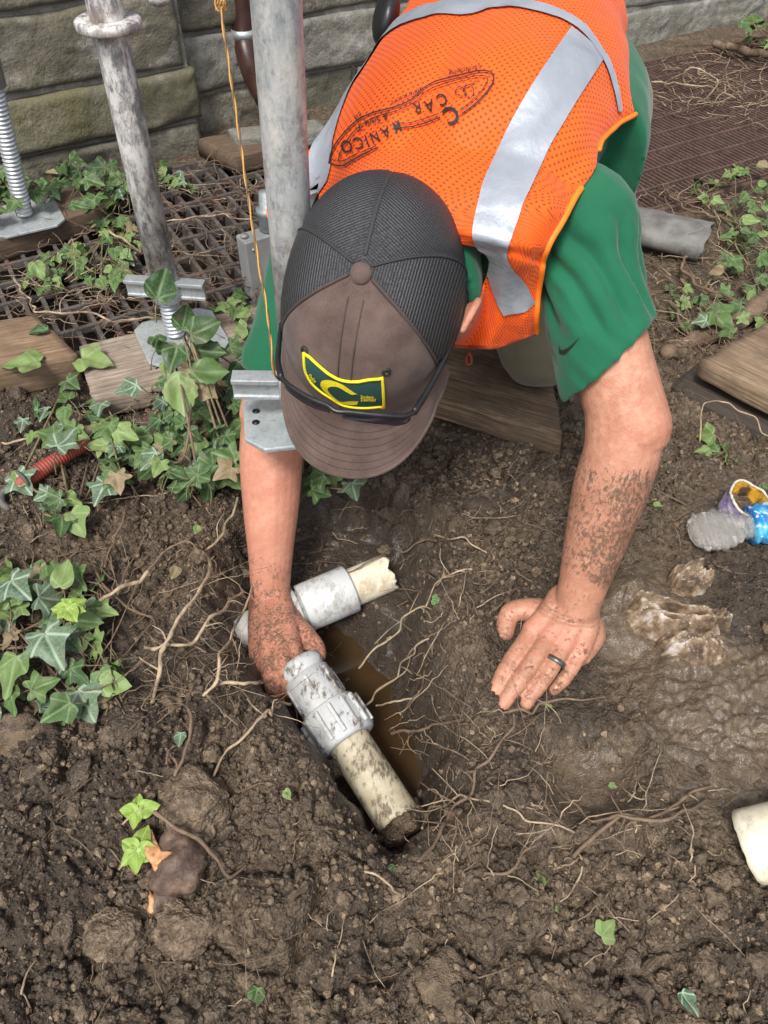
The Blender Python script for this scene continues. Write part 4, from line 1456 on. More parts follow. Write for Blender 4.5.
# ------------------------------------------------------------------ cap
FA_ = .97
def crown(a, e):
    """azimuth (0 = front, + = man's left), elevation 0..pi/2"""
    a = np.asarray(a, float); e = np.asarray(e, float)
    fr = sst(-.2, 1.0, np.cos(a))
    rx = np.where(np.cos(a) > 0, .124, .128); ry = .0955
    q = (np.abs(np.cos(a) / rx) ** 2.15 + np.abs(np.sin(a) / ry) ** 2.15) ** (-1 / 2.15)
    pw = .66 + .12 * (1 - fr)
    rr = q * np.cos(e) ** pw * (1 + .03 * np.sin(e) * fr)
    h = .128 * np.sin(e) ** (.95)
    # stitched panel seams dip a little
    dip = 0
    for s in (FA_, -FA_, 2 * np.pi / 3, -2 * np.pi / 3, np.pi):
        dd_ = np.abs((a - s + np.pi) % (2 * np.pi) - np.pi) * np.cos(e)
        dip = dip + .0016 * np.exp(-(dd_ / .035) ** 2)
    rr = rr - dip
    lean = .006 * np.sin(e)
    return HEAD_BASE + hf * (rr * np.cos(a) - lean)[..., None] + hl * (rr * np.sin(a))[..., None] + hu * h[..., None]
def crown_patch(a0, a1, off, na, ne, e0=0.0, e1=1.555):
    A_, E_ = np.meshgrid(np.linspace(a0, a1, na), np.linspace(e0, e1, ne), indexing='ij')
    P0 = crown(A_, E_)
    c = HEAD_BASE + hu * .03
    P0 = P0 + nrm(P0 - c) * off
    return P0, A_, E_
FA = .97
Pf, A_, E_ = crown_patch(-FA, FA, 0.0, 80, 50)
n_ = .0012 * fbm(A_ * 4, E_ * 4, oct=3, seed=4)
Pf = Pf + nrm(Pf - HEAD_BASE) * n_[..., None]
cap = part('cap', Pf.reshape(-1, 3), grid_faces(80, 50), M['brown_cap_twill'], person, uv=np.stack([A_ * .1, E_ * .1], -1).reshape(-1, 2), label='brown cap with black mesh back and a green patch')
for k in range(4):
    a0 = FA + (2 * np.pi - 2 * FA) * k / 4; a1 = FA + (2 * np.pi - 2 * FA) * (k + 1) / 4
    Pm, A2, E2 = crown_patch(a0, a1, .0006, 40, 46)
    # netting lines run across each panel
    am = (a0 + a1) / 2
    pf_ = (Pm - HEAD_BASE) @ hf; pl_ = (Pm - HEAD_BASE) @ hl; v = pf_ * np.cos(am) + pl_ * np.sin(am); u = -pf_ * np.sin(am) + pl_ * np.cos(am)
    part('mesh_panel', Pm.reshape(-1, 3), grid_faces(40, 46), M['capmesh'], cap, uv=np.stack([v, u], -1).reshape(-1, 2))
M['seam'] = plain('black_seam_tape', (.026, .026, .028), .7, 0, 400, .3, .3)
M['thread'] = plain('brown_thread', (.060, .042, .036), .8)
for a0 in (FA, -FA, FA + (np.pi - FA) / 2, -FA - (np.pi - FA) / 2, np.pi):
    e_ = np.linspace(.0, 1.5, 60)
    V, F = tube(crown(np.full(60, a0), e_) + hu * .0004, .0024, 8, 'round', .6)
    part('seam', V, F, M['seam'] if abs(a0) > 1.1 else M['thread'], cap)
for da in (-.045, .045):
    e_ = np.linspace(.05, 1.47, 60)
    V, F = tube(crown(np.arcsin(np.clip(np.sign(da) * .0065 / (.124 * np.cos(e_) ** .78 + .004), -.9, .9)), e_) + hu * .0003 + hf * .0006, .0007, 6)
    part('stitch_line', V, F, M['thread'], cap)
top = crown(np.array(0.0), np.array(1.555))
V, F = ellip(top + hu * .0005, hf * .0102, hl * .0102, hu * .0055, 12, 24)
part('button', V, F, M['brown_cap_twill'], cap)
M['eyelet'] = plain('dark_eyelet', (.02, .016, .014), .6)
for s in (-.50, .44):
    q = crown(np.array(s), np.array(.86)); n_ = nrm(q - HEAD_BASE - hu * .03)
    V, F = lathe([(-.001, .0016), (.0012, .0022), (.0016, .0034), (.001, .0046), (-.001, .0052)], q, n_, 20)
    part('eyelet', V, F, M['eyelet'], cap)
# brim: curved, leaning down a little
def brim(t, v):
    """t -1..1 across, v 0 at the crown .. 1 at the edge"""
    a = t * 1.08
    base = crown(a, np.zeros_like(a) + .02)
    bf = (base - HEAD_BASE) @ hf; bl = (base - HEAD_BASE) @ hl
    ext = .068 * np.clip(1 - np.abs(t) ** 3.2, 0, 1) ** .55
    l = bl + (np.sign(t) * np.abs(t) ** 1.3 * .004) * v
    f = bf + ext * v
    z = -.004 - .20 * ext * v - 2.6 * (l ** 2) * (.25 + .75 * v) - .3 * (bf < 0) * 0
    return HEAD_BASE + hf * f[..., None] + hl * l[..., None] + hu * (z + .012)[..., None]
T2_, V2_ = np.meshgrid(np.linspace(-1, 1, 90), np.linspace(-.12, 1, 40), indexing='ij')
B_ = brim(T2_, V2_)
bo = part('brim', B_.reshape(-1, 3), grid_faces(90, 40), M['brown_brim_twill'], cap, uv=np.stack([T2_, V2_], -1).reshape(-1, 2))
bs = bo.modifiers.new('t', 'SOLIDIFY'); bs.thickness = .0035; bs.offset = -1
outward(bo)
V, F = tube(brim(np.linspace(-.995, .995, 120), np.full(120, 1.0)) - hu * .0012, .0026, 8)
part('brim_edge', V, F, M['brown_cap_twill'], cap)

# patch on the front panel, traced in picture points, laid on the crown
cv, cf = Pf.reshape(-1, 3), grid_faces(80, 50)
CB = bvh(cv, cf)
Z7 = lambda pts: [(300 + a / 7.68, 340 + b / 7.68) for a, b in pts]
ptop = Z7([(38, 100), (85, 130), (150, 190), (230, 255), (320, 300), (430, 312), (540, 295), (628, 290)])
pbot = Z7([(38, 100), (48, 220), (90, 310), (160, 380), (250, 440), (340, 490), (480, 508), (640, 498)])
pt = spline(ptop, 40); pb = spline(pbot, 40)
pv = [(pt[i] * (1 - k / 8) + pb[i] * k / 8).tolist() for i in range(40) for k in range(9)]
M['patch'] = plain('dark_green_felt', (.018, .070, .062), .9, 0, 500, .15, .25)
M['yellow'] = plain('yellow_thread', (.86, .72, .012), .7, 0, 700, .15, .4, .001)
V, F = decal(CB, [(pv, grid_faces(40, 9))], .0016)
if F: part('patch', V, F, M['patch'], cap)
bord = np.vstack([pt, pb[::-1][:-1]])
bw = []
for p in spline(np.vstack([bord, bord[:1]]), 160):
    q = on_surface(CB, p[0], p[1], .0018)
    if q is not None: bw.append(q)
if len(bw) > 20:
    V, F = tube(np.array(bw), .0016, 8); part('patch_border', V, F, M['yellow'], cap)
its = []
co = spline(Z7([(440, 405), (390, 370), (320, 325), (240, 296), (180, 300), (165, 330), (185, 370), (240, 420), (300, 462), (370, 482), (440, 482)]), 40)
ci = spline(Z7([(440, 400), (400, 405), (360, 385), (300, 350), (250, 345), (225, 352), (222, 375), (260, 420), (315, 458), (380, 455), (450, 455)]), 40)
its.append((np.vstack([co, ci]).tolist(), [(i, i + 1, 40 + i + 1, 40 + i) for i in range(39)]))
its.append(put_text('Student', Z7([(515, 424)])[0], (1, .06), 3.2, .02, .9)); its.append(put_text('Designed', Z7([(524, 446)])[0], (1, 0), 3.0, .02, .9))
its.append(put_text('Duke', Z7([(105, 285)])[0], (.7, .72), 3.4, .02, .9))
for k, it in enumerate(its):
    V, F = decal(CB, [it], .0024)
    if F: part('patch_letter' if k == 0 else 'patch_word', V, F, M['yellow'], cap, smooth=False)

# ------------------------------------------------------------------ sunglasses pushed up on the cap: rest on the brim
fr_px = [(281, 377, .765), (290, 386, .752), (310, 398, .740), (327, 405, .734), (336, 411, .732), (350, 412, .732), (380, 415, .735), (405, 416, .742), (415, 411, .752)]
fr = spline([PD(*q) for q in fr_px], 60)
sg = thing('sunglasses', 'black wraparound sunglasses pushed up above the brim of the brown cap', 'sunglasses', fr[30])
V, F = tube(fr, .0026, 10); part('brow_bar', V, F, M['black'], sg)
lt = spline([fr[-1], PD(428, 390, .775), PD(445, 358, .80), PD(459, 325, .82), PD(467, 292, .835)], 40)
V, F = tube(lt, np.linspace(.0034, .0022, 40), 8, 'round', 1.5); part('temple', V, F, M['black'], sg)
rt = spline([fr[0], PD(278, 362, .785), PD(279, 345, .80), PD(281, 325, .82)], 30)
V, F = tube(rt, np.linspace(.0034, .0024, 30), 8, 'round', 1.5); part('temple', V, F, M['black'], sg)
M['lens'] = plain('smoky_lens', (.03, .025, .035), .08, 0, 20, .1, 0)
down = nrm(hf * .30 - hu * .95)
for a, b in ((4, 26), (32, 57)):
    seg = fr[a:b]; m = len(seg)
    V = []
    for i, p in enumerate(seg):
        u = i / (m - 1)
        d_ = .030 * (np.sin(np.pi * (.08 + .84 * u)) ** .5)
        for j in range(8):
            V.append(p + down * d_ * j / 7 + hf * .004 * math.sin(math.pi * j / 7))
    lo = part('lens', V, grid_faces(m, 8), M['lens'], sg); lo.modifiers.new('t', 'SOLIDIFY').thickness = .0014
# ------------------------------------------------------------------ stone wall
def block(a0, a1, z0, z1, b, depth, seed, rough=.006):
    """rough-faced stone: along-wall extent, heights, face distance b out from the wall line"""
    na, nz = max(6, int((a1 - a0) / .010)), max(5, int((z1 - z0) / .008))
    A_, Z_ = np.meshgrid(np.linspace(a0, a1, na), np.linspace(z0, z1, nz), indexing='ij')
    ed = np.minimum(np.minimum(A_ - a0, a1 - A_), np.minimum(Z_ - z0, z1 - Z_))
    out = b + rough * (fbm(A_ * 9 + seed, Z_ * 14 + seed, oct=4, seed=seed, gain=.65) * 1.7 + 1.2 * np.round(2 * fbm(A_ * 5 + seed, Z_ * 9, oct=2, seed=seed + 8)) / 2) - .007 * (1 - sst(0, .007, ed))
    jit = .006 * fbm(A_ * 6 + seed * 3, Z_ * 6, oct=2, seed=seed + 5)
    V = np.stack([WP_(A_ + jit * .5, out, Z_ + jit * (1 - sst(0, .05, ed) * .5))], 0).reshape(-1, 3)
    F = grid_faces(na, nz)
    n = len(V)
    # sides back into the wall
    ring = [i * nz for i in range(na)] + [(na - 1) * nz + j for j in range(1, nz)] + [i * nz + nz - 1 for i in range(na - 2, -1, -1)] + [j for j in range(nz - 2, 0, -1)]
    back = V[ring] - WN * depth
    V = np.vstack([V, back]); k = len(ring)
    F = F + [(ring[i], ring[(i + 1) % k], n + (i + 1) % k, n + i) for i in range(k)] + [tuple(range(n, n + k))]
    return V, F

def WP_(a, b, z):
    return W0 + WA * a[..., None] + WN * b[..., None] + np.array([0, 0, 1.0]) * z[..., None]

wall = thing('stone_wall', 'old grey and mossy stone block wall behind the gratings', 'wall', WP(.5, 0, 0))
def wallbox(a0, a1, z0, z1, b0, b1):
    c = WP((a0 + a1) / 2, (b0 + b1) / 2, (z0 + z1) / 2)
    return box(c, WA, WN, np.array([0, 0, 1.0]), (a1 - a0) / 2, (b1 - b0) / 2, (z1 - z0) / 2)
mo = MB(); mo.add(*wallbox(-1.6, .485, -.12, 2.2, -.5, -.012)); mo.add(*wallbox(.485, 4.6, -.12, 2.2, -.62, -.092))
V, F = mo.arr(); part('mortar_core', V, F, M['mortar'], wall, smooth=False)
def stones(rows, b, depth):
    for z0, z1, cuts, mats_ in rows:
        for i in range(len(cuts) - 1):
            a0, a1 = cuts[i] + .007, cuts[i + 1] - .007
            sd_ = int((a0 + 7) * 91 + z0 * 377)
            V, F = block(a0, a1, z0 + .006, z1 - .006, b + ((sd_ % 7) - 3) * .002, depth, sd_)
            part('stone_block', V, F, M[mats_[i % len(mats_)]], wall, fix=True)
stones([(-.06, .070, [-1.2, -.10, .49], ['stone_brown', 'stone_brown']),
        (.070, .200, [-1.3, .50], ['stone_moss']),
        (.200, .262, [-1.3, .02], ['stone_grey']),
        (.262, .335, [-1.3, -.35, .02], ['stone_brown', 'stone_brown']),
        (.335, .44, [-1.3, -.15, .02], ['stone_brown', 'stone_grey']),
        (.200, .365, [.02, .48], ['stone_brown']),
        (.365, .56, [.02, .48], ['stone_brown']),
        (.44, .60, [-1.3, -.5, .02], ['stone_grey', 'stone_brown']),
        ], .012, .05)
stones([(-.06, .105, [.48, 1.0, 1.9, 2.7, 3.5, 4.5], ['stone_brown', 'stone_brown', 'stone_grey', 'stone_grey', 'stone_grey']),
        (.105, .245, [.48, 1.72, 3.1, 4.5], ['stone_grey', 'stone_grey', 'stone_grey', 'stone_grey']),
        (.245, .40, [.48, 1.25, 2.2, 3.1, 4.5], ['stone_brown', 'stone_grey', 'stone_grey']),
        (.40, .58, [.48, .9, 1.8, 2.8, 3.8, 4.5], ['stone_brown', 'stone_grey'])], -.075, .05)
r_ = random.Random(4)
for (a_lo, a_hi, b, zt) in ((-1.3, .49, .012, .60), (.49, 4.5, -.075, .58)):
    z = zt
    while z < 2.1:
        h = r_.uniform(.16, .26); a = a_lo
        up = MB()
        while a < a_hi - .1:
            w_ = min(r_.uniform(.4, .8), a_hi - a)
            V, F = block(a + .007, a + w_ - .007, z + .006, z + h - .006, b, .05, int(a * 50 + z * 91) + 500)
            up.add(V, F); a += w_
        V, F = up.arr(); part('upper_course', V, F, M['stone_grey'], wall, fix=True)
        z += h

# ------------------------------------------------------------------ iron gratings
def grating(name, label, g, z, pitch, thick, deep, cross, cross_h, mats_, frame=.02, skew=0):
    t = thing(name, label, 'grating', WP((g['a0'] + g['a1']) / 2, (g['b0'] + g['b1']) / 2, z))
    m = MB(); a = g['a0'] + pitch
    Z = np.array([0, 0, 1.0])
    bl = (g['b1'] - g['b0']) / 2
    while a < g['a1'] - .001:
        m.add(*box(WP(a, (g['b0'] + g['b1']) / 2, z - deep / 2), WA, WN, Z, thick / 2, bl, deep / 2)); a += pitch
    V, F = m.arr(); part('bearing_bar', V, F, M[mats_], t, smooth=False)['kind'] = 'stuff'
    m = MB(); b = g['b0'] + cross * .6; al = (g['a1'] - g['a0']) / 2
    while b < g['b1'] - .001:
        m.add(*box(WP((g['a0'] + g['a1']) / 2, b, z + cross_h / 2 - .004), WA, WN, Z, al, thick * .62, .005 + cross_h / 2)); b += cross
    V, F = m.arr(); part('cross_rod', V, F, M[mats_], t, smooth=False)['kind'] = 'stuff'
    for b in (g['b0'], g['b1']):
        V, F = box(WP((g['a0'] + g['a1']) / 2, b, z - deep / 2 - .002), WA, WN, Z, al + .006, .006, deep / 2 + .006); part('frame_bar', V, F, M[mats_], t, smooth=False)
    for a in (g['a0'], g['a1']):
        V, F = box(WP(a, (g['b0'] + g['b1']) / 2, z - deep / 2 - .003), WA, WN, Z, .006, bl, deep / 2 + .004); part('frame_bar', V, F, M[mats_], t, smooth=False)
    return t
grating('floor_grating', 'dull steel bar grating among ivy beside the scaffold tubes', GL, .004, .036, .0085, .034, .080, .002, 'grate_steel')
grating('floor_grating', 'rusty brown close barred grating at the far right by the wall', GR, .010, .0150, .0048, .022, .082, .005, 'grate_rust')

# ------------------------------------------------------------------ boards
def board(name, label, p0, p1, wvec, thick, mat_, seed=0, cat='board', cup=.0, group=None, nick=.0035):
    """p0-p1: near top edge; wvec: across the top; box with worn edges"""
    p0, p1, wvec = [np.asarray(q, float) for q in (p0, p1, wvec)]
    ex = nrm(p1 - p0); Ln = np.linalg.norm(p1 - p0)
    up = nrm(np.cross(ex, wvec)); up = up if up[2] > 0 else -up
    W = np.linalg.norm(wvec); ey = nrm(wvec)
    nu, prof = max(10, int(Ln / .012)), []
    r = min(.006, thick * .2); k = 3
    for cx, cy, a0 in ((W - r, -r, 0), (r, -r, 90), (r, -thick + r, 180), (W - r, -thick + r, 270)):
        for i in range(k + 1):
            a = rad(a0 + 90 * i / k); prof.append((cx + r * math.cos(a), cy + r * math.sin(a)))
    # subdivide long sides
    pr = []
    for i, q in enumerate(prof):
        q2 = prof[(i + 1) % len(prof)]; d = math.dist(q, q2); m_ = max(1, int(d / .015))
        for j in range(m_): pr.append((q[0] + (q2[0] - q[0]) * j / m_, q[1] + (q2[1] - q[1]) * j / m_))
    pr = np.array(pr); n = len(pr)
    per = np.concatenate([[0], np.cumsum(np.linalg.norm(np.diff(pr, axis=0), axis=1))])
    V, UV = [], []
    for i in range(nu + 1):
        u = Ln * i / nu
        ins = 1 - (.004 if i in (0, nu) else 0) / W
        jx = nick * fbm(np.full(n, u * 9 + seed), pr[:, 0] * 14, pr[:, 1] * 14 + seed, oct=3, seed=seed)
        jz = nick * fbm(np.full(n, u * 7 + seed), pr[:, 0] * 25, pr[:, 1] * 12, oct=3, seed=seed + 3)
        ju = (.006 * fbm(pr[:, 0] * 30, pr[:, 1] * 30 + seed, oct=3, seed=seed + 9)) if i in (0, nu) else 0
        cc = (pr - [W / 2, -thick / 2]) * ins + [W / 2, -thick / 2]
        V.append(p0 + ex * (u + ju if np.ndim(ju) == 0 else (u + ju))[..., None] + ey * (cc[:, 0] + jx)[:, None] + up * (cc[:, 1] + jz)[:, None] if np.ndim(ju) else p0 + ex * u + ey * (cc[:, 0] + jx)[:, None] + up * (cc[:, 1] + jz)[:, None])
        UV.append(np.stack([np.full(n, u + seed * 1.3), per[:n] + seed * .37], -1))
    V = np.vstack(V); UV = np.vstack(UV)
    F = grid_faces(nu + 1, n, True) + [tuple(range(n))[::-1], tuple(range(nu * n, nu * n + n))]
    o = solo(name, V, F, M[mat_], label, cat, group, uv=UV, fix=True)
    o.data.shade_smooth() if False else None
    return o

# far-left board below the jack
a0, a1 = P(-40, 252, .052), P(106, 206, .052)
board('timber_board', 'brown board under the screw jack at the left edge', a0, a1, (P(53, 200, .052) - P(74, 222, .052)) * 1.15, .05, 'plank_dark', 1)
# near-left thick plank
a0, a1 = P(-60, 381, .060), P(76, 355, .060)
board('timber_plank', 'thick brown plank end with a pale green leaf lying on it', a0, a1, P(35, 313, .060) - P(76, 354, .060), .060, 'plank_brown', 2)
# grey plank under the leaning tube
a0, a1 = P(93, 402, .045), P(300, 352, .045)
board('timber_plank', 'pale worn grey plank half hidden by ivy below the scaffold tube', a0, a1, P(76, 343, .045) - P(92, 400, .045), .042, 'plank_grey', 3)
# little slab by the wall
a0, a1 = P(234, 157, .055), P(300, 143, .055)
board('brick_slab', 'small brown slab lying by the wall behind the grey tube', a0, a1, P(197, 139, .055) - P(234, 157, .055), .045, 'plank_dark', 4, 'slab')
a0, a1 = P(238, 138, .075), P(330, 128, .075)
board('stone_slab', 'pale grey flat slab against the foot of the wall', a0, a1, P(226, 128, .075) - P(238, 138, .075), .04, 'stone_grey', 9, 'slab')
# board under the knee
a1, a0 = P(564, 437, .052), P(380, 380, .052)
board('timber_board', 'wide muddy board under the kneeling knee', a0, a1, P(586, 388, .052) * 1.0 - P(564, 437, .052) + (P(520, 345, .052) - P(535, 372, .052)) * 3.2, .048, 'plank_knee', 5)
# right plank on a dark timber
a0, a1 = P(700, 361, .085), P(860, 441, .085)
board('timber_plank', 'clean tan plank lying across the dark timber at the right edge', a0, a1, (P(768, 322, .085) - P(700, 361, .085)), .036, 'plank_tan', 6)
a0, a1 = P(672, 386, .030), P(800, 452, .030)
board('dark_timber', 'dark weathered timber under the tan plank', a0, a1, (P(700, 362, .030) - P(672, 386, .030)) * 1.5, .060, 'timber_black', 7, 'timber')

# crushed grey downpipe lying behind the elbow
t = thing('drain_pipe', 'crushed grey half round drainpipe with an open end in the ivy', 'pipe', P(690, 240, 0))
p_ = spline([P(560, 205, .055), P(640, 222, .055), P(708, 238, .052)], 40)
T, A, B = frames(p_)
th = np.linspace(rad(-25), rad(205), 30)
V = []
for layer, rr in ((0, 1.0), (1, .93)):
    for i in range(40):
        c = p_[i] + np.array([0, 0, -.012])
        wob = 1 + .06 * vn(np.full(30, i * .25), th * 1.5, seed=layer * 0 + 3)
        end = (.004 * vn(th * 3, th * 0 + 2.0, seed=6)) * (i > 36)
        V.append(c + (rr * .062 * np.cos(th) * wob)[:, None] * np.cross(T[i], [0, 0, 1.0]) + (rr * .036 * np.sin(th) * wob)[:, None] * np.array([0, 0, 1.0]) + end[:, None] * T[i] if np.ndim(end) else None)
V = np.vstack(V)
F = grid_faces(40, 30) + [tuple(q + 1200 for q in f[::-1]) for f in grid_faces(40, 30)]
F += [(39 * 30 + j, 39 * 30 + j + 1, 1200 + 39 * 30 + j + 1, 1200 + 39 * 30 + j) for j in range(29)]
F += [(j, 1200 + j, 1200 + j + 1, j + 1) for j in range(29)]
F += [(i * 30, (i + 1) * 30, 1200 + (i + 1) * 30, 1200 + i * 30) for i in range(39)] + [(i * 30 + 29, 1200 + i * 30 + 29, 1200 + (i + 1) * 30 + 29, (i + 1) * 30 + 29) for i in range(39)]
M['gutter'] = plain('weathered_grey_pipe', (.15, .145, .135), .6, 0, 25, .4, .3, .004)
part('pipe_shell', V, F, M['gutter'], t)

# ------------------------------------------------------------------ scaffold tubes and jacks
def thread(p0, p1, r, pitch=.008, n=20, amp=.0016):
    ax = p1 - p0; L_ = np.linalg.norm(ax); ax = ax / L_
    a = nrm(np.cross(ax, [1, .2, 0])); b = np.cross(ax, a)
    m = int(L_ / pitch * 6); V = []
    th = np.linspace(0, 2 * np.pi, n, endpoint=False)
    for i in range(m + 1):
        z = L_ * i / m
        rr = r + amp * np.cos(2 * np.pi * z / pitch - th)
        V.append(p0 + ax * z + rr[:, None] * (np.cos(th)[:, None] * a + np.sin(th)[:, None] * b))
    return np.vstack(V), grid_faces(m + 1, n, True) + [tuple(range(n))[::-1], tuple(range(m * n, m * n + n))]

def base_plate(c, half, ch, th_, rot, hole=True):
    """square plate with cut corners"""
    ca, sa = math.cos(rot), math.sin(rot)
    q = [(half, half - ch), (half - ch, half), (-half + ch, half), (-half, half - ch), (-half, -half + ch), (-half + ch, -half), (half - ch, -half), (half, -half + ch)]
    q = [(x * ca - y * sa, x * sa + y * ca) for x, y in q]
    V = [c + np.array([x, y, th_ / 2]) for x, y in q] + [c + np.array([x, y, -th_ / 2]) for x, y in q]
    F = [tuple(range(8)), tuple(range(8, 16))[::-1]] + [(i, i + 8, (i + 1) % 8 + 8, (i + 1) % 8) for i in range(8)]
    return V, F

def handle_nut(t, c, ax, half, dirn, mat_='zinc'):
    """threaded collar with two flat lugs"""
    V, F = lathe([(-.020, .024), (-.018, .027), (.014, .027), (.018, .024)], c, ax, 28); part('collar_nut', V, F, M[mat_], t)
    d = nrm(dirn - ax * (dirn @ ax)); w = np.cross(ax, d)
    for s in (-1, 1):
        m = MB()
        c2 = c + d * s * (half + .025) / 2
        hl_ = (half - .025) / 2
        m.add(*box(c2, d, w, ax, hl_, .0035, .016)); m.add(*box(c2 + ax * .013, d, w, ax, hl_, .0110, .0032)); m.add(*box(c2 - ax * .0145 + w * 0, d, w, ax, hl_, .0060, .0025))
        V, F = m.arr(); bevel(part('lug', V, F, M[mat_], t, smooth=False), .001)

UPZ = np.array([0, 0, 1.0])
# 1 worn white-grey tube on its jack
t = thing('scaffold_tube', 'leaning scaffold tube with flaking white paint and a round collar ring', 'scaffold tube', P(178, 338, .05))
b = P(176, 335, .056); topz = PY(88, -70, b[1] + .005)
ax = nrm(topz - b)
at = lambda z: b + ax * ((z - b[2]) / ax[2])
V, F = tube(np.array([at(.170), at(.4), at(.6), at(1.9)]), .0235, 40, 'flat'); part('tube', V, F, M['worn_tube'], t)
cz = at(.556)
V, F = lathe([(-.006, .024), (-.0075, .041), (-.005, .0445), (.004, .0445), (.0065, .041), (.006, .024)], cz, ax, 44, False); part('collar_ring', V, F, M['worn_tube'], t)
V, F = thread(at(.058), at(.165), .0165); part('screw', V, F, M['zinc'], t)
handle_nut(t, at(.152), ax, .070, np.array([1.0, -.10, .0]))
V, F = base_plate(b + np.array([.01, .0, -.004]), .075, .02, .006, .45); bevel(part('base_plate', V, F, M['zinc_dull'], t, smooth=False), .0015)
# 2 grey tube in front, plate hanging over the hole's edge
pa, pb_ = PY(276, 0, .76), PY(291.5, 250, .76)
ax = nrm(pa - pb_); at = lambda z: pb_ + ax * ((z - pb_[2]) / ax[2])
t = thing('scaffold_tube', 'smooth galvanized scaffold tube beside the cap, its base plate above the bare forearm', 'scaffold tube', at(.218))
V, F = tube(np.array([at(.305), at(.5), at(.8), at(1.9)]), .0222, 44, 'flat'); part('tube', V, F, M['grey_tube'], t)
V, F = thread(at(.222), at(.31), .0160); part('screw', V, F, M['zinc'], t)
handle_nut(t, at(.279), ax, .083, np.array([1.0, .02, .0]), 'zinc')
pc_ = at(.222) + np.array([-.016, .008, 0])
V, F = base_plate(pc_, .060, .024, .007, .16); bevel(part('base_plate', V, F, M['zinc_dull'], t, smooth=False), .0018)
for dx, dy in ((-.045, .008), (-.043, -.014)):
    V, F = lathe([(-.001, .0012), (.0045, .0052)], pc_ + np.array([dx, dy, -.0005]), UPZ, 18); part('bolt_hole', V, F, M['black'], t)
# 3 far-left jack
b = P(25, 216, .056)
t = thing('screw_jack', 'shiny threaded screw jack with square base plate on the brown board', 'screw jack', b)
topz = PY(-4, 95, b[1]); ax = nrm(topz - b); at = lambda z: b + ax * ((z - b[2]) / ax[2])
V, F = thread(at(.06), at(.34), .0175, .0085); part('screw', V, F, M['zinc'], t)
V, F = tube(np.array([at(.325), at(.6), at(1.9)]), .0235, 32, 'flat'); part('tube', V, F, M['grey_tube'], t)
V, F = base_plate(b + np.array([.0, .0, -.003]), .076, .022, .006, .50); bevel(part('base_plate', V, F, M['zinc_dull'], t, smooth=False), .0015)
# 4 another white-painted tube end peeping in at the top
# pale fitting at the top edge
c = PD(158, -2, 1.42)
V, F = ellip(c, np.array([.022, 0, 0]), np.array([0, .02, .0]), np.array([0, 0, .014]), 12, 18)
solo('white_clamp', V, F, M['worn_tube'], 'white painted clamp end at the top edge beside the leaning tube', 'clamp')

# ------------------------------------------------------------------ brown downspout
t = thing('downspout', 'dark brown downspout with a pale strap running down the wall', 'downspout', WP(.66, 0, .1))
M['brown_metal'] = plain('brown_painted_metal', (.042, .018, .014), .35, 0, 20, .3, .1)
p0 = PY(242, 0, 2.32)
pts = spline([p0 + np.array([-.004, 0, .9]), p0 + np.array([0, 0, .2]), PY(243, 0, 2.32), PY(244, 36, 2.31), PY(248, 58, 2.28), PY(256, 80, 2.23), PY(266, 98, 2.18)], 60)
V, F = tube(pts, .030, 20, 'flat'); part('pipe_run', V, F, M['brown_metal'], t)
q = PY(243.5, 33, 2.31)
V, F = lathe([(-.011, .030), (-.011, .0325), (.011, .0325), (.011, .030)], q, UPZ, 28, False); part('strap', V, F, M['zinc'], t)

# ------------------------------------------------------------------ twisted yellow and black cable
t = thing('cable', 'thin twisted yellow and black cable hanging in front of the grey tube', 'cable', PD(275, 375, .80))
ctr_ = spline([PD(216, -30, .80), PD(220, 4, .80), PD(228, 60, .805), PD(237, 120, .81), PD(247, 190, .815), PD(258, 260, .82), PD(267, 310, .82), PD(271, 345, .82), PD(274, 372, .83), PD(279, 379, .84)], 500)
T, A, B = frames(ctr_)
ln = np.concatenate([[0], np.cumsum(np.linalg.norm(np.diff(ctr_, axis=0), axis=1))])
M['yellow_wire'] = plain('yellow_wire', (.46, .25, .06), .5); M['brown_wire'] = plain('brown_wire', (.13, .07, .022), .5)
for k, mm in ((0, 'yellow_wire'), (1, 'brown_wire')):
    w_ = 2 * np.pi * ln / .050 + math.pi * k
    q = ctr_ + .0008 * (np.cos(w_)[:, None] * A + np.sin(w_)[:, None] * B)
    V, F = tube(q, .0010, 7); part('strand', V, F, M[mm], t)
kn = PD(220, 5, .80)
kp = [kn + .0045 * np.array([math.cos(a * 2.3) * 1.2, math.sin(a * 1.7), math.sin(a * 3.1) * 1.2]) for a in np.linspace(0, 6, 40)]
V, F = tube(np.array(kp), .0010, 7); part('knot', V, F, M['yellow_wire'], t)

# ------------------------------------------------------------------ grey conduit box
D_ = 1.60
c = PD(266, 262, D_)
t = thing('junction_box', 'grey metal junction box with conduit behind the green sleeve', 'box', c)
bx_, by_ = nrm(np.array([.80, .55, 0])), nrm(np.array([.55, -.80, 0]))
M['greybox'] = plain('grey_painted_steel', (.33, .335, .33), .5, 0, 20, .15, .05)
V, F = box(c, bx_, by_, UPZ, .050, .022, .066); bevel(part('box_body', V, F, M['greybox'], t, smooth=False), .004)
V, F = box(c + by_ * .0235, bx_, by_, UPZ, .052, .0025, .068); bevel(part('box_lid', V, F, M['greybox'], t, smooth=False), .002)
for s in (-1, 1):
    V, F = lathe([(0, .004), (.002, .0035)], c + by_ * .026 + UPZ * s * .05 + bx_ * -.036, by_, 12); part('lid_screw', V, F, M['zinc'], t)
V, F = lathe([(0, .022), (.03, .022), (.032, .026), (.042, .026), (.044, .019), (.075, .018)], c + UPZ * .066 + bx_ * .018, nrm(UPZ + by_ * -.1 + bx_ * .10), 24); part('conduit', V, F, M['zinc_dull'], t)
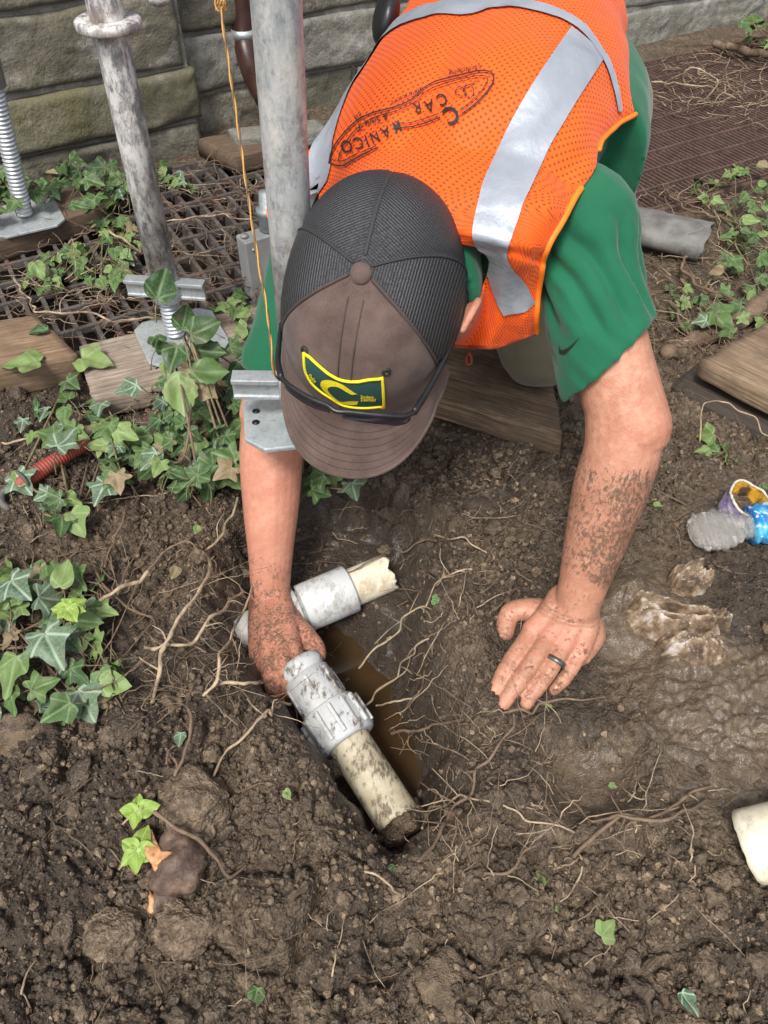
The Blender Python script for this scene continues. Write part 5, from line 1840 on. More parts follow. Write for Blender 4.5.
V, F = lathe([(0, .008), (.004, .008)], c + UPZ * .068 - bx_ * .04, UPZ, 14); part('mount_ear', V, F, M['greybox'], t)
# ------------------------------------------------------------------ helpers on the real ground
def gps(pts, lift=0.0):
    """ground points seen at picture points; pts (n,2); lift scalar or (n,)"""
    pts = np.asarray(pts, float)
    def top(x, y):
        z = ground_z(x, y); a, b = wall_ab(x, y)
        for g in (GL, GR):
            z = np.where((a > g['a0']) & (a < g['a1']) & (b > g['b0']) & (b < g['b1']), np.maximum(z, .010), z)
        return z
    D = CF + CR * ((pts[:, :1] - 384) / FPX) + CU * ((512 - pts[:, 1:2]) / FPX)
    lift = np.broadcast_to(np.asarray(lift, float), (len(pts),))
    t = (0 - H) / D[:, 2]
    for _ in range(12):
        p = C0 + D * t[:, None]
        t = .5 * t + .5 * (top(p[:, 0], p[:, 1]) + lift - H) / D[:, 2]
    p = C0 + D * t[:, None]
    p[:, 2] = top(p[:, 0], p[:, 1]) + lift
    return p

# ------------------------------------------------------------------ pipes and fittings in the hole
def along(p0, p1, prof, n=40, cap=True):
    ax = p1 - p0; Ln = np.linalg.norm(ax)
    return lathe([(t * Ln, r) for t, r in prof], p0, ax / Ln, n, cap)
p0, p1 = P(298, 664, -.052), P(400, 822, -.100)
ax = nrm(p1 - p0); Ln = np.linalg.norm(p1 - p0)
t = thing('pipe_coupling', 'muddy grey ribbed coupling on a cream pipe end, held by the hand', 'pipe fitting', p0 * .5 + p1 * .5)
V, F = along(p0, p1, [(.0, .0255), (.0, .0315), (.03, .0335), (.06, .0335), (.075, .030), (.085, .030), (.09, .0335), (.30, .0345), (.315, .0325), (.34, .0325)], 48)
part('coupling_body', V, F, M['pvc_grey'], t)
# ribbed compression nut
N_ = 48; nb = []
prof = [(.305, .0330), (.305, .0390), (.312, .0402), (.505, .0415), (.520, .0400), (.525, .0350), (.523, .0300)]
V, F = along(p0, p1, prof, 64, False)
nut = part('compression_nut', V, F, M['pvc_grey'], t)
a_ = nrm(np.array([0, 0, 1.0]) - ax * ax[2]); b_ = np.cross(ax, a_)
for k in range(14):
    an = 2 * np.pi * k / 14 + .12
    d = a_ * math.cos(an) + b_ * math.sin(an)
    c = p0 + ax * Ln * .41 + d * .0425
    V, F = box(c, ax, np.cross(ax, d), d, Ln * .085, .0026, .0028); bevel(part('grip_rib', V, F, M['pvc_grey'], nut, smooth=False), .0012)
for an in (.25, 1.35, 2.4, 3.6, 4.7, 5.6):
    d = a_ * math.cos(an) + b_ * math.sin(an)
    V, F = box(p0 + ax * Ln * .19 + d * .0345, ax, np.cross(ax, d), d, Ln * .075, .0022, .0018); bevel(part('body_rib', V, F, M['pvc_grey'], t, smooth=False), .001)
def jagged_pipe(p0, p1, r, thick, jag, seed, n=48, m=26):
    ax = nrm(p1 - p0); L_ = np.linalg.norm(p1 - p0)
    a = nrm(np.array([0, 0, 1.0]) - ax * ax[2]); b = np.cross(ax, a)
    th = np.linspace(0, 2 * np.pi, n, endpoint=False)
    e = L_ + jag * (fbm(np.cos(th) * 1.5 + seed, np.sin(th) * 1.5, oct=3, seed=seed) + .6 * np.sign(np.sin(th * 4 + seed)) * np.abs(vn(th * 5, th * 0, seed=seed + 1)))
    V = []
    for rr, rev in ((r, 0), (r - thick, 1)):
        for i in range(m):
            z = e * i / (m - 1)
            V.append(p0 + ax * z[:, None] + rr * (np.cos(th)[:, None] * a + np.sin(th)[:, None] * b))
    V = np.vstack(V); k = m * n
    F = grid_faces(m, n, True) + [tuple(q + k for q in f[::-1]) for f in grid_faces(m, n, True)]
    F += [((m - 1) * n + j, (m - 1) * n + (j + 1) % n, k + (m - 1) * n + (j + 1) % n, k + (m - 1) * n + j) for j in range(n)]
    return V, F
V, F = jagged_pipe(p0 + ax * Ln * .50, p0 + ax * Ln * .985, .0292, .004, .0025, 3)
part('cream_pipe', V, F, M['pvc_cream'], t)
c = p0 + ax * Ln * .97
for k, (o, r) in enumerate((((.012, -.002, -.004), .022), ((.020, .006, -.014), .020), ((-.006, -.016, -.010), .020))):
    V, F = lump(60 + k, 3, .5)
    o = solo('mud_clod', c + np.array(o) + V * r, F, M['crumb'], ['clod of mud plugging the end of the cream pipe', 'wet clod under the mouth of the cream pipe', 'small clod beside the cream pipe mouth'][k], 'clod'); fattr(o, 'tint', np.full(len(V), .4))
# upper pipe
q0, q1 = P(243, 634, -.085), P(392, 571, -.072)
L2 = np.linalg.norm(q1 - q0); ax2 = (q1 - q0) / L2
t = thing('drain_pipe', 'white pipe with a smooth grey socket and a splintered cream end', 'pipe', q0 * .5 + q1 * .5)
V, F = along(q0, q1, [(-.30, .0300), (.40, .0300)], 44); part('white_pipe', V, F, M['pvc_white'], t)
V, F = along(q0, q1, [(.26, .0300), (.26, .0345), (.36, .0352), (.365, .0345)], 44, False); part('socket_stop', V, F, M['pvc_white'], t)
V, F = along(q0, q1, [(.385, .0300), (.385, .0362), (.39, .0372), (.70, .0378), (.712, .0368), (.712, .0290)], 48, False); part('socket', V, F, M['pvc_clean'], t)
V, F = jagged_pipe(q0 + ax2 * L2 * .70, q0 + ax2 * L2 * .975, .0300, .0045, .009, 8); part('broken_end', V, F, M['pvc_yellowed'], t)
V, F = tube(np.array([q0 + ax2 * L2 * .70, q0 + ax2 * L2 * .90]), .0245, 24, 'flat'); fattr(part('mud_plug', V, F, M['crumb'], t), 'tint', np.full(len(V), .3))
# cut pipe at the right edge
s0, s1 = GP(745, 850, .010), GP(850, 850, .100)
t = thing('pipe_offcut', 'short yellowed white pipe offcut lying on the mud at the right edge', 'pipe', s0)
V, F = jagged_pipe(s1, s0, .0385, .0045, .0012, 12, 56, 20); part('pipe_wall', V, F, M['pvc_yellowed'], t)

# ------------------------------------------------------------------ crushed bottle
e0, e1 = GP(686, 541, .016), GP(752, 534, .022)
t = thing('plastic_bottle', 'crushed clear plastic bottle with a torn blue label lying on the mud', 'bottle', e0 * .5 + e1 * .5)
n = NT('clear_plastic'); c = n.coord()
M['clear'] = n.set((.80, .78, .73), .12, n.bump(n.noise(n.mapping(c, (2.2, .7, 1)), 22, 1), .35, .010), spec=.7, Transmission_Weight=.82, IOR=1.2)
n = NT('blue_label'); c = n.coord()
f = n.noise(c, 40, 3); v = n.noise(c, 90, 2)
col = n.ramp(f, [(.35, (.01, .09, .33)), (.5, (.02, .25, .52)), (.6, (.10, .42, .62))])
col = n.mix(n.ramp(v, [(.58, 0.0), (.64, .85)]), col, (.62, .66, .68)); col = n.mix(n.ramp(v, [(.30, .9), (.35, 0.0)]), col, (.40, .05, .06))
M['label'] = n.set(col, .3, n.bump(f, .3, .004))
def crushed(p0, p1, prof, seed, n=44, amp=.004):
    ax = nrm(p1 - p0); L_ = np.linalg.norm(p1 - p0)
    a = nrm(np.array([0, 0, 1.0]) - ax * ax[2]); b = np.cross(ax, a)
    th = np.linspace(0, 2 * np.pi, n, endpoint=False)
    zs = np.linspace(0, 1, 60)
    V = []
    for z in zs:
        r = np.interp(z, [q[0] for q in prof], [q[1] for q in prof]); fl = np.interp(z, [q[0] for q in prof], [q[2] for q in prof])
        rid = .0016 * np.sin(z * 48)
        rr = r + rid + amp * fbm(np.cos(th) * 1.8 + z * 5 + seed, np.sin(th) * 1.8 - z * 3, oct=3, seed=seed)
        V.append(p0 + ax * L_ * z + (rr * np.cos(th) * fl)[:, None] * a + (rr * np.sin(th))[:, None] * b)
    return np.vstack(V), grid_faces(60, n, True) + [tuple(range(n))[::-1], tuple(range(59 * n, 60 * n))]
V, F = crushed(e0, e1, [(0, .003, .6), (.04, .022, .5), (.15, .033, .52), (.45, .035, .55), (.62, .028, .6), (.75, .021, .75), (1, .024, .8)], 4)
part('bottle_body', V, F, M['clear'], t)
V, F = crushed(e0 + (e1 - e0) * .88, e1 + (e1 - e0) * .9, [(0, .0285, .85), (.5, .0345, .8), (1, .034, .8)], 9, 44, .003)
part('wrapper', V, F, M['label'], t)
# torn cup
g0 = GP(733, 515, .004)
t = thing('torn_can', 'torn purple and white can with yellow inside behind the crushed bottle', 'can', g0)
n = NT('purple_print'); c = n.coord(); f = n.noise(c, 45, 4)
M['purple'] = n.set(n.ramp(f, [(.40, (.60, .56, .50)), (.5, (.30, .24, .46)), (.62, (.17, .13, .30)), (.7, (.55, .52, .48))]), .45, n.bump(f, .3, .003))
n = NT('yellow_inside'); c = n.coord(); f = n.noise(c, 55, 4)
M['yin'] = n.set(n.ramp(f, [(.42, (.70, .38, .03)), (.52, (.42, .22, .03)), (.6, (.08, .05, .03))]), .5)
M['rimw'] = plain('torn_rim', (.52, .48, .38), .6, 0, 120, .4, .4)
cx_ = nrm(np.array([.18, -.15, .95]))
a = nrm(np.cross(cx_, [0, 1, 0])); b = np.cross(cx_, a); th = np.linspace(0, 2 * np.pi, 48, endpoint=False)
hgt = .046 + .006 * fbm(np.cos(th) * 2, np.sin(th) * 2, oct=3, seed=14)
def canw(r, sc):
    V = []
    for i in range(14):
        z = hgt * sc * i / 13
        rr = r * (.93 + .14 * i / 13) + .0025 * fbm(np.cos(th) * 2 + i * .2, np.sin(th) * 2, oct=2, seed=15)
        V.append(g0 - np.array([0, 0, .006]) + cx_ * z[:, None] + rr[:, None] * (np.cos(th)[:, None] * a + np.sin(th)[:, None] * b))
    return np.vstack(V)
V = canw(.0305, 1.0); part('can_wall', V, grid_faces(14, 48, True) + [tuple(range(48))[::-1]], M['purple'], t)
V2 = canw(.0285, .99); part('can_lining', V2, [f[::-1] for f in grid_faces(14, 48, True)], M['yin'], t)
rim = canw(.0297, 1.0)[13 * 48:]; rim = np.vstack([rim, rim[:2]])
V, F = tube(rim, .0020, 8); part('torn_rim', V, F, M['rimw'], t)
V = [g0 + cx_ * .014] + [g0 + cx_ * (.014 + .006 * vn(np.array([k * .9]), np.array([.3]), seed=5)[0]) + .027 * (math.cos(k * math.pi / 12) * a + math.sin(k * math.pi / 12) * b) for k in range(24)]
fattr(part('mud_fill', V, [(0, i + 1, (i + 1) % 24 + 1) for i in range(24)], M['crumb'], t), 'tint', np.full(25, .3))

# ------------------------------------------------------------------ red handled thing in the ivy, left
h0, h1 = GP(26, 492, .020), GP(92, 460, .034)
t = thing('garden_tool', 'red ribbed tool handle with a grey hook lying in the ivy', 'tool', h0 * .5 + h1 * .5)
n = NT('red_ribbed_rubber'); c = n.coord(); f = n.noise(c, 40, 5)
M['red'] = n.set(n.mix(n.ramp(f, [(.45, 0.0), (.65, .8)]), (.27, .050, .032), (.13, .06, .04)), .6, n.bump(f, .4, .003))
k_ = np.linspace(0, 1, 120)
V, F = tube(spline([h0, h0 * .5 + h1 * .5 + np.array([0, 0, .004]), h1], 120), .0135 * (1 - .25 * k_) + .0006 * np.sin(k_ * 150), 20); part('grip', V, F, M['red'], t)
V, F = tube(spline([h0 + np.array([.004, 0, 0]), GP(16, 492, .016), GP(6, 498, .012), GP(4, 506, .008), GP(9, 511, .006)], 30), .0055, 10); part('hook', V, F, M['grate_steel'], t)
V, F = lathe([(-.002, .016), (-.002, .021), (.002, .021), (.002, .016)], h0 + (h1 - h0) * .02, h1 - h0, 24); part('ferrule', V, F, M['grate_steel'], t)

# ------------------------------------------------------------------ muddy pale crumpled sheet pieces on the right
n = NT('muddy_pale_sheet'); c = n.coord()
f = n.noise(c, 30, 5, .65); f2 = n.noise(c, 120, 4)
col = n.ramp(f, [(.40, (.095, .066, .043)), (.52, (.24, .17, .105)), (.62, (.46, .41, .36))])
M['sheet'] = n.set(col, n.ramp(f2, [(.4, .16), (.6, .42)]), n.bump(f, .6, .010), spec=.55)
def crumple(name, label, c, wx, wy, h, rot, seed, mat_='sheet', cat='sheet', amp=.5):
    u, v = np.meshgrid(np.linspace(-1, 1, 60), np.linspace(-1, 1, 60), indexing='ij')
    rr = np.hypot(u, v)
    k = 1 - sst(.55, 1.05, rr + .25 * fbm(u * 2.5 + seed, v * 2.5, oct=3, seed=seed))
    ridg = 1 - np.abs(fbm(u * 1.1 + seed + .5 * v, v * 1.9, oct=3, seed=seed + 1, gain=.4)) * 2.0
    z = k * h * (.55 + amp * ridg) - .010 * (1 - k)
    ca, sa = math.cos(rot), math.sin(rot)
    X = c[0] + (u * ca - v * sa) * wx * 1.0; Y = c[1] + (u * sa * wx + v * ca * wy)
    Z = ground_z(X, Y) + z
    return solo(name, np.stack([X, Y, Z], -1).reshape(-1, 3), grid_faces(60, 60), M[mat_], label, cat)
crumple('plastic_sheet', 'pale muddy crumple nearest the bottle, right of the wrist', P(688, 583), .040, .026, .026, .4, 2, amp=.6)
crumple('plastic_sheet', 'largest crumpled pale muddy fold, pressed in the mud beside the wrist', P(667, 625), .070, .034, .034, -.25, 5, amp=.65)
crumple('plastic_sheet', 'small pale muddy tip right of the largest fold', P(712, 628), .026, .020, .026, .6, 9)
crumple('plastic_sheet', 'flat muddy fold below the pale tip', P(688, 655), .048, .026, .020, -.5, 12)

# ------------------------------------------------------------------ single stones and clods
def stone(name, label, px, py, r, sc, seed, mat_='crumb', lift=.0, cat='clod', sub=5, amp=.6):
    bm = bmesh.new(); bmesh.ops.create_icosphere(bm, subdivisions=sub, radius=1)
    V = np.array([v.co[:] for v in bm.verts]); F = [tuple(v.index for v in f.verts) for f in bm.faces]; bm.free()
    k = seed * 2.3
    q = 1 + amp * .6 * fbm(V[:, 0] * 1.2 + k, V[:, 1] * 1.2, V[:, 2] * 1.2 - k, oct=2, seed=seed) + .22 * fbm(V[:, 0] * 3.5 + k, V[:, 1] * 3.5, V[:, 2] * 3.5, oct=5, seed=seed + 3, gain=.62)
    V = V * q[:, None] * np.array(sc) * r
    o = solo(name, GP(px, py, lift) + V, F, M[mat_], label, cat)
    fattr(o, 'tint', np.full(len(V), .5))
    return o
M['clay'] = plain('tan_clay', (.155, .110, .070), .8, 0, 90, .55, .9, .006)
M['clay2'] = plain('brown_clay', (.085, .061, .042), .6, 0, 110, .6, .9, .006)
stone('mud_clod', 'big smooth brown clod above the broken root', 196, 808, .040, (1.0, .95, .75), 3, 'crumb', .004)
stone('mud_clod', 'tan clod at the left edge under the ivy', 18, 738, .045, (1.2, .8, .6), 5, 'clay', -.006)
stone('stone', 'rough tan stone beside the bare elbow', 676, 358, .022, (1.1, .9, .8), 8, 'clay', .012, 'stone')
stone('stone', 'pale flat stone near the bottom edge right of centre', 441, 985, .030, (.8, 1.0, .55), 11, 'clay', .0, 'stone')
stone('stone', 'tan stone pressed in the mud below the knee board', 482, 508, .034, (1.1, .75, .45), 14, 'clay2', -.002, 'stone')
stone('mud_clod', 'round clod below the broken root', 186, 925, .034, (1.1, .8, .6), 16, 'crumb', .0)
stone('mud_clod', 'lumpy clod left of the broken root near the bottom', 112, 935, .030, (1, .8, .7), 18, 'crumb', .0)
stone('mud_clod', 'dark clod beneath the yellowed offcut', 722, 882, .022, (1.1, .8, .7), 21, 'crumb', .0)
stone('stone', 'small grey brown stone among the lower left roots', 126, 648, .013, (1, .8, .8), 23, 'clay2', .006, 'stone')
# broken root stump with orange wood
n = NT('torn_bark'); c = n.coord(); f = n.noise(c, 60, 5, .65); g = n.noise(c, 22, 3)
col = n.ramp(f, [(.3, (.040, .024, .016)), (.5, (.10, .062, .044)), (.72, (.21, .145, .10))])
M['bark'] = n.set(col, .6, n.bump(f, .7, .006))
n = NT('torn_wood'); c = n.coord(); f = n.noise(c, 90, 5, .65)
M['tornwood'] = n.set(n.ramp(f, [(.3, (.26, .09, .03)), (.5, (.50, .25, .11)), (.7, (.62, .42, .25))]), .7, n.bump(f, .7, .004))
t = thing('root_stump', 'thick broken root stump with torn orange wood in the crumbly soil', 'root', GP(172, 870))
V, F = tube(*path([GP(190, 835, .0), GP(182, 862, .004), GP(168, 888, .000), GP(158, 905, -.008)], [.018, .026, .022, .014], 30), 28)
q = np.array(V); q = q + .012 * fbm(q[:, 0] * 60, q[:, 1] * 60, q[:, 2] * 60, oct=4, seed=3)[:, None] * nrm(q - q.mean(0))
q = q + .004 * fbm(q[:, 0] * 150, q[:, 1] * 150, q[:, 2] * 150, oct=3, seed=8)[:, None] * nrm(q - q.mean(0))
part('bark', q, F, M['bark'], t)
w_ = spline([GP(152, 836, .012), GP(157, 856, .025), GP(164, 868, .032), GP(176, 867, .035), GP(186, 865, .028)], 40)
V, F = tube(w_, .0025 + .0055 * np.sin(np.linspace(.35, 3.0, 40)) ** 2, 14, 'round', .4)
q = np.array(V); q = q + .003 * fbm(q[:, 0] * 120, q[:, 1] * 120, q[:, 2] * 120, oct=3, seed=4)[:, None] * np.array([0, 0, 1])
part('torn_wood', q, F, M['tornwood'], t)
w_ = spline([GP(158, 860, .018), GP(162, 876, .018), GP(168, 890, .010)], 24)
V, F = tube(w_, np.linspace(.006, .0015, 24), 10); part('torn_wood', V, F, M['tornwood'], t)
w_ = spline([GP(150, 894, .006), GP(153, 902, .005), GP(152, 910, .002)], 16)
V, F = tube(w_, np.linspace(.002, .0045, 16), 8); part('torn_wood', V, F, M['tornwood'], t)
# ------------------------------------------------------------------ roots
def root_mesh(px, lift, r0, r1, seed, wob=.0026):
    p = gps(px, lift)
    Ln = np.linalg.norm(np.diff(p, axis=0), axis=1).sum()
    n = max(14, int(Ln / .004))
    # kinks: break the path at random joints
    m_ = max(4, int(Ln / .022)); pj = spline(p, m_ + 1)
    rj = np.random.default_rng(seed + 300); pj[1:-1] += rj.normal(size=(m_ - 1, 3)) * np.array([.0042, .0042, .0025])
    kk = np.linspace(0, m_, n); q = np.stack([np.interp(kk, np.arange(m_ + 1), pj[:, a]) for a in range(3)], -1)
    for _ in range(2): q[1:-1] = .25 * q[:-2] + .5 * q[1:-1] + .25 * q[2:]
    k = np.arange(n) * .004
    q = q + wob * np.stack([fbm(k * 40 + seed, k * 0 + 1.5, oct=3, seed=seed), fbm(k * 40 + seed, k * 0 + 5.5, oct=3, seed=seed + 1), .6 * fbm(k * 40, k * 0 + 9.5, oct=3, seed=seed + 2)], -1)
    r = .82 * np.linspace(r0, r1, n) * (1 + .30 * fbm(k * 90, k * 0 + 3, oct=2, seed=seed + 5))
    return q, r

RN = [0]
def root(label, px, lift, r0, r1, mat_='root_pale', group=None, twigs=0, name='root', cat='root'):
    RN[0] += 1; sd = RN[0]
    q, r = root_mesh(px, lift, r0, r1, sd)
    V, F = tube(q, r, 8)
    o = solo(name, V, F, M[mat_], label, cat, group)
    rr = random.Random(sd)
    for _ in range(twigs):
        i = rr.randrange(len(q) // 5, len(q) - 2)
        d = nrm(np.array([rr.uniform(-1, 1), rr.uniform(-1, 1), rr.uniform(-.2, .7)])); L_ = rr.uniform(.015, .05)
        s = spline([q[i], q[i] + d * L_ * .5 + np.array([rr.uniform(-.006, .006), rr.uniform(-.006, .006), .003]), q[i] + d * L_ + np.array([rr.uniform(-.01, .01), rr.uniform(-.01, .01), -.004])], 12)
        V, F = tube(s, np.linspace(r[i] * .55, .0005, 12), 6); part('side_root', V, F, M[mat_], o)
    return o

root('longest pale root running down the left side of the hole to the ivy', [(237, 498), (219, 541), (204, 581), (175, 629), (160, 673), (153, 702)], [.01, .03, .04, .045, .03, .005], .0022, .0036, twigs=4)
root('thick straight pale stick pointing up right beside the lower ivy', [(80, 614), (112, 595), (148, 572)], [.012, .030, .045], .0030, .0034, twigs=1)
root('thin brown root arching up left of the hole', [(106, 566), (115, 540), (124, 519), (140, 498)], [.01, .03, .03, .01], .0018, .0014, 'root_brown')
root('brown forked root crossing beneath the straight pale stick', [(96, 568), (117, 600), (146, 618), (180, 640), (206, 652)], [.02, .02, .025, .03, .02], .0024, .0018, 'root_brown', twigs=3)
root('pale root crossing the hole edge just left of the muddy wrist', [(204, 696), (222, 658), (238, 620), (253, 585)], [.02, .05, .06, .06], .0026, .0018, twigs=2)
root('pale bent root below the muddy wrist', [(146, 647), (182, 647), (211, 625), (243, 591)], [.01, .03, .05, .06], .0030, .0024, twigs=3)
root('thin curved stem ending in a small pale leaf', [(131, 600), (153, 560), (171, 543), (198, 550)], [.01, .04, .05, .05], .0020, .0012, 'root_brown')
root('thin pale root lying level under the ivy clump', [(84, 503), (130, 498), (175, 490)], [.006, .012, .006], .0015, .0012)
root('pale dry stick at the left edge above the red handle', [(-12, 447), (12, 442), (38, 437)], [.012, .012, .012], .0028, .0022)
root('long pale root passing over the grey coupling', [(322, 674), (296, 696), (268, 714), (238, 745), (213, 776)], [.075, .065, .030, .015, .006], .0026, .0018, twigs=4)
root('pale root running level in front of the muddy fingers', [(214, 686), (250, 682), (280, 678), (320, 680)], [.02, .035, .055, .07], .0026, .0014, twigs=3)
root('forked upright root above the big clod', [(175, 775), (184, 750), (192, 728), (194, 684)], [.008, .02, .02, .012], .0030, .0020, 'root_brown', twigs=2)
root('thin root leaning into the fork above the big clod', [(166, 762), (170, 745), (176, 772)], [.012, .018, .01], .0020, .0018, 'root_brown')
root('dark stick lying across the big clod', [(155, 812), (186, 832), (213, 856), (232, 873), (246, 866)], [.035, .040, .012, .010, .012], .0028, .0022, 'root_brown')
root('tangled root climbing the right bank toward the fingertips', [(419, 862), (440, 832), (459, 800), (482, 765), (504, 735), (514, 715)], [.01, .015, .018, .015, .015, .012], .0026, .0020, 'root_brown', twigs=7)
root('longest brown root running right below the handprint', [(711, 786), (680, 804), (649, 816), (604, 826), (574, 856)], [.008, .014, .016, .014, .006], .0018, .0028, 'root_brown', twigs=4)
root('hooked root lying in the handprint hollow', [(706, 800), (684, 812), (634, 817), (599, 822), (575, 808), (556, 786)], [.008, .014, .016, .012, .012, .008], .0024, .0018, 'root_brown', twigs=3)
root('pale curly root at the left end of the tangle', [(422, 828), (426, 812), (440, 804), (469, 796), (514, 813), (574, 832)], [.01, .012, .012, .016, .014, .006], .0018, .0014, twigs=5)
root('short brown root under the tangle', [(487, 873), (510, 862), (536, 846)], [.006, .012, .01], .0020, .0016, 'root_brown', twigs=1)
root('short pale root hanging below the tangle', [(578, 850), (581, 872), (576, 890), (560, 901)], [.008, .01, .01, .006], .0014, .0012)
root('grey root bridging the puddle to the right bank', [(392, 733), (425, 728), (462, 720)], [.03, .02, .01], .0028, .0022, 'root_brown', twigs=1)
root('root lying along the fingertips of the flat hand', [(505, 713), (525, 712), (549, 703), (604, 697)], [.006, .010, .010, .006], .0022, .0016, 'root_brown')
root('long thin root crossing the hole above the coupling', [(359, 668), (396, 631), (425, 602), (449, 573), (472, 569)], [.075, .06, .03, .012, .006], .0018, .0014, twigs=6)
root('bent pale root touching the coupling', [(336, 697), (352, 701), (367, 709), (400, 668), (429, 639)], [.10, .09, .08, .04, .012], .0020, .0018, twigs=3)
root('short pale root sticking out of the right bank', [(376, 706), (398, 701), (419, 691)], [.06, .03, .012], .0016, .0018, twigs=1)
root('pale twig lying past the splintered pipe end', [(436, 535), (462, 540), (486, 552)], [.010, .016, .010], .0018, .0012, twigs=1)
root('dark thin root over the splintered pipe end', [(340, 574), (372, 560), (400, 548), (437, 541)], [.075, .06, .03, .012], .0014, .0016, 'root_brown', twigs=1)
root('thin root running down toward the puddle right of the coupling', [(455, 610), (430, 652), (420, 690), (400, 720)], [.01, .012, .012, .02], .0016, .0012, 'root_brown', twigs=4)
root('thin stem in front of the torn can', [(648, 486), (675, 498), (704, 514)], [.006, .012, .012], .0014, .0011, 'root_brown')
root('pale wiry stem arching over the dark timber', [(699, 441), (699, 420), (707, 402), (722, 402), (745, 416), (772, 438)], [.004, .04, .075, .075, .06, .03], .0016, .0013)
root('thick curved vine below the grey drainpipe', [(688, 256), (681, 262), (683, 273), (698, 285), (722, 296), (760, 308)], [.02, .025, .025, .025, .025, .02], .0042, .0034, 'root_brown', twigs=2, name='vine_stem', cat='vine')
root('long vine crossing the right hand ivy', [(662, 185), (678, 203), (707, 213), (733, 222), (772, 246)], [.012, .03, .04, .04, .03], .0030, .0026, 'root_brown', twigs=4, name='vine_stem', cat='vine')
root('short brown vine beside the green sleeve', [(671, 300), (680, 318), (692, 340)], [.02, .025, .015], .0042, .0036, 'root_brown', name='vine_stem', cat='vine')
root('rough log lying behind the tan plank', [(668, 352), (700, 338), (735, 326), (772, 296)], [.012, .014, .018, .022], .018, .024, 'root_brown', name='fallen_branch', cat='branch')
root('pale vine trailing over the front of the steel grating', [(14, 276), (25, 295), (37, 311), (83, 313), (117, 319), (160, 319)], [.03, .03, .045, .05, .06, .05], .0028, .0024, twigs=5, name='vine_stem', cat='vine')
root('thin pale twig across the middle of the steel grating', [(160, 222), (208, 216), (252, 219)], [.03, .03, .03], .0024, .0016, twigs=3, name='twig', cat='twig')
root('straight pale twig left of the leaning tube', [(110, 232), (122, 240), (140, 252)], [.05, .045, .03], .0030, .0030, name='twig', cat='twig')
root('brown twig below the conduit box', [(172, 252), (198, 254), (224, 257)], [.03, .03, .03], .0026, .0018, 'root_brown', twigs=2, name='twig', cat='twig')
root('curled dry vine on the rusty grating', [(685, 84), (683, 73), (692, 68), (713, 76), (716, 83), (706, 99)], [.02, .05, .07, .06, .05, .02], .0034, .0026, twigs=2, name='vine_stem', cat='vine')
root('long dry vine lying level on the rusty grating', [(652, 82), (682, 84), (710, 87), (735, 98)], [.025, .025, .03, .02], .0032, .0024, twigs=3, name='vine_stem', cat='vine')
root('mossy branch along the back of the rusty grating', [(716, 44), (740, 50), (775, 55)], [.03, .03, .03], .014, .014, 'root_brown', name='fallen_branch', cat='branch')
root('pale stalk at the bottom edge left of centre', [(30, 1010), (18, 985), (36, 960)], [.008, .02, .015], .0014, .0010)
root('yellow straw at the bottom of the hole bank', [(366, 872), (385, 884), (400, 894)], [.012, .016, .012], .0016, .0012)

# fine rootlets: nobody could count them
def hairs(n, where, lmin, lmax, r, mat_, name, label, seed, up=.35):
    rr = np.random.default_rng(seed); mb_ = MB()
    pts = where(rr, n)
    for p in pts:
        L_ = rr.uniform(lmin, lmax); d = nrm(np.array([rr.normal(), rr.normal(), rr.uniform(-.1, up)]))
        k = np.linspace(0, 1, 10)
        bend = rr.normal(size=3) * .75; bend[2] *= .4
        q = p + (d * k[:, None] + bend * (k ** 2)[:, None] * .8) * L_ + np.cumsum(rr.normal(size=(10, 3)), axis=0) * L_ * .035
        q[:, 2] = np.maximum(q[:, 2], p[2] - .004)
        V, F = tube(q, np.linspace(r, r * .4, 10) * rr.uniform(.6, 1.3), 5, 'flat')
        mb_.add(V, F)
    V, F = mb_.arr()
    solo(name, V, F, M[mat_], label, None, kind='stuff')
def at_px(polys, z=.003):
    def f(rr, n):
        out = []
        per = [max(1, int(n * w)) for w, _ in polys]
        for m, (w, (x0, x1, y0, y1)) in zip(per, polys):
            px = np.stack([rr.uniform(x0, x1, m), rr.uniform(y0, y1, m)], -1)
            out.append(gps(px, z))
        return np.vstack(out)
    return f
hairs(280, at_px([(.34, (130, 320, 560, 720)), (.16, (400, 520, 560, 700)), (.20, (400, 560, 700, 880)), (.12, (540, 720, 780, 880)), (.10, (0, 140, 480, 640)), (.08, (330, 520, 470, 560)), (.07, (0, 400, 760, 1020)), (.05, (400, 768, 860, 1020))]), .015, .055, .0008, 'root_pale', 'root_fibres', 'fine pale rootlets sticking out of the mud', 5)
hairs(560, at_px([(.34, (140, 320, 540, 720)), (.20, (400, 560, 560, 860)), (.15, (0, 150, 400, 680)), (.15, (0, 768, 700, 1020)), (.20, (420, 768, 430, 600))]), .012, .05, .0009, 'root_brown', 'root_fibres', 'fine brown rootlets in the mud', 6)
hairs(700, at_px([(.30, (0, 270, 160, 330)), (.12, (655, 768, 40, 130)), (.22, (650, 768, 190, 360)), (.14, (100, 250, 290, 480)), (.10, (0, 130, 560, 700)), (.12, (150, 270, 150, 300))], .010), .03, .10, .0013, 'root_brown', 'dead_litter', 'dead twigs and stems littering the ground', 7, .5)
hairs(320, at_px([(.34, (0, 270, 170, 330)), (.30, (660, 768, 50, 120)), (.24, (650, 768, 190, 360)), (.12, (100, 250, 290, 480))], .014), .03, .09, .0013, 'root_pale', 'dead_litter', 'pale dry straw littering the ground', 8, .5)

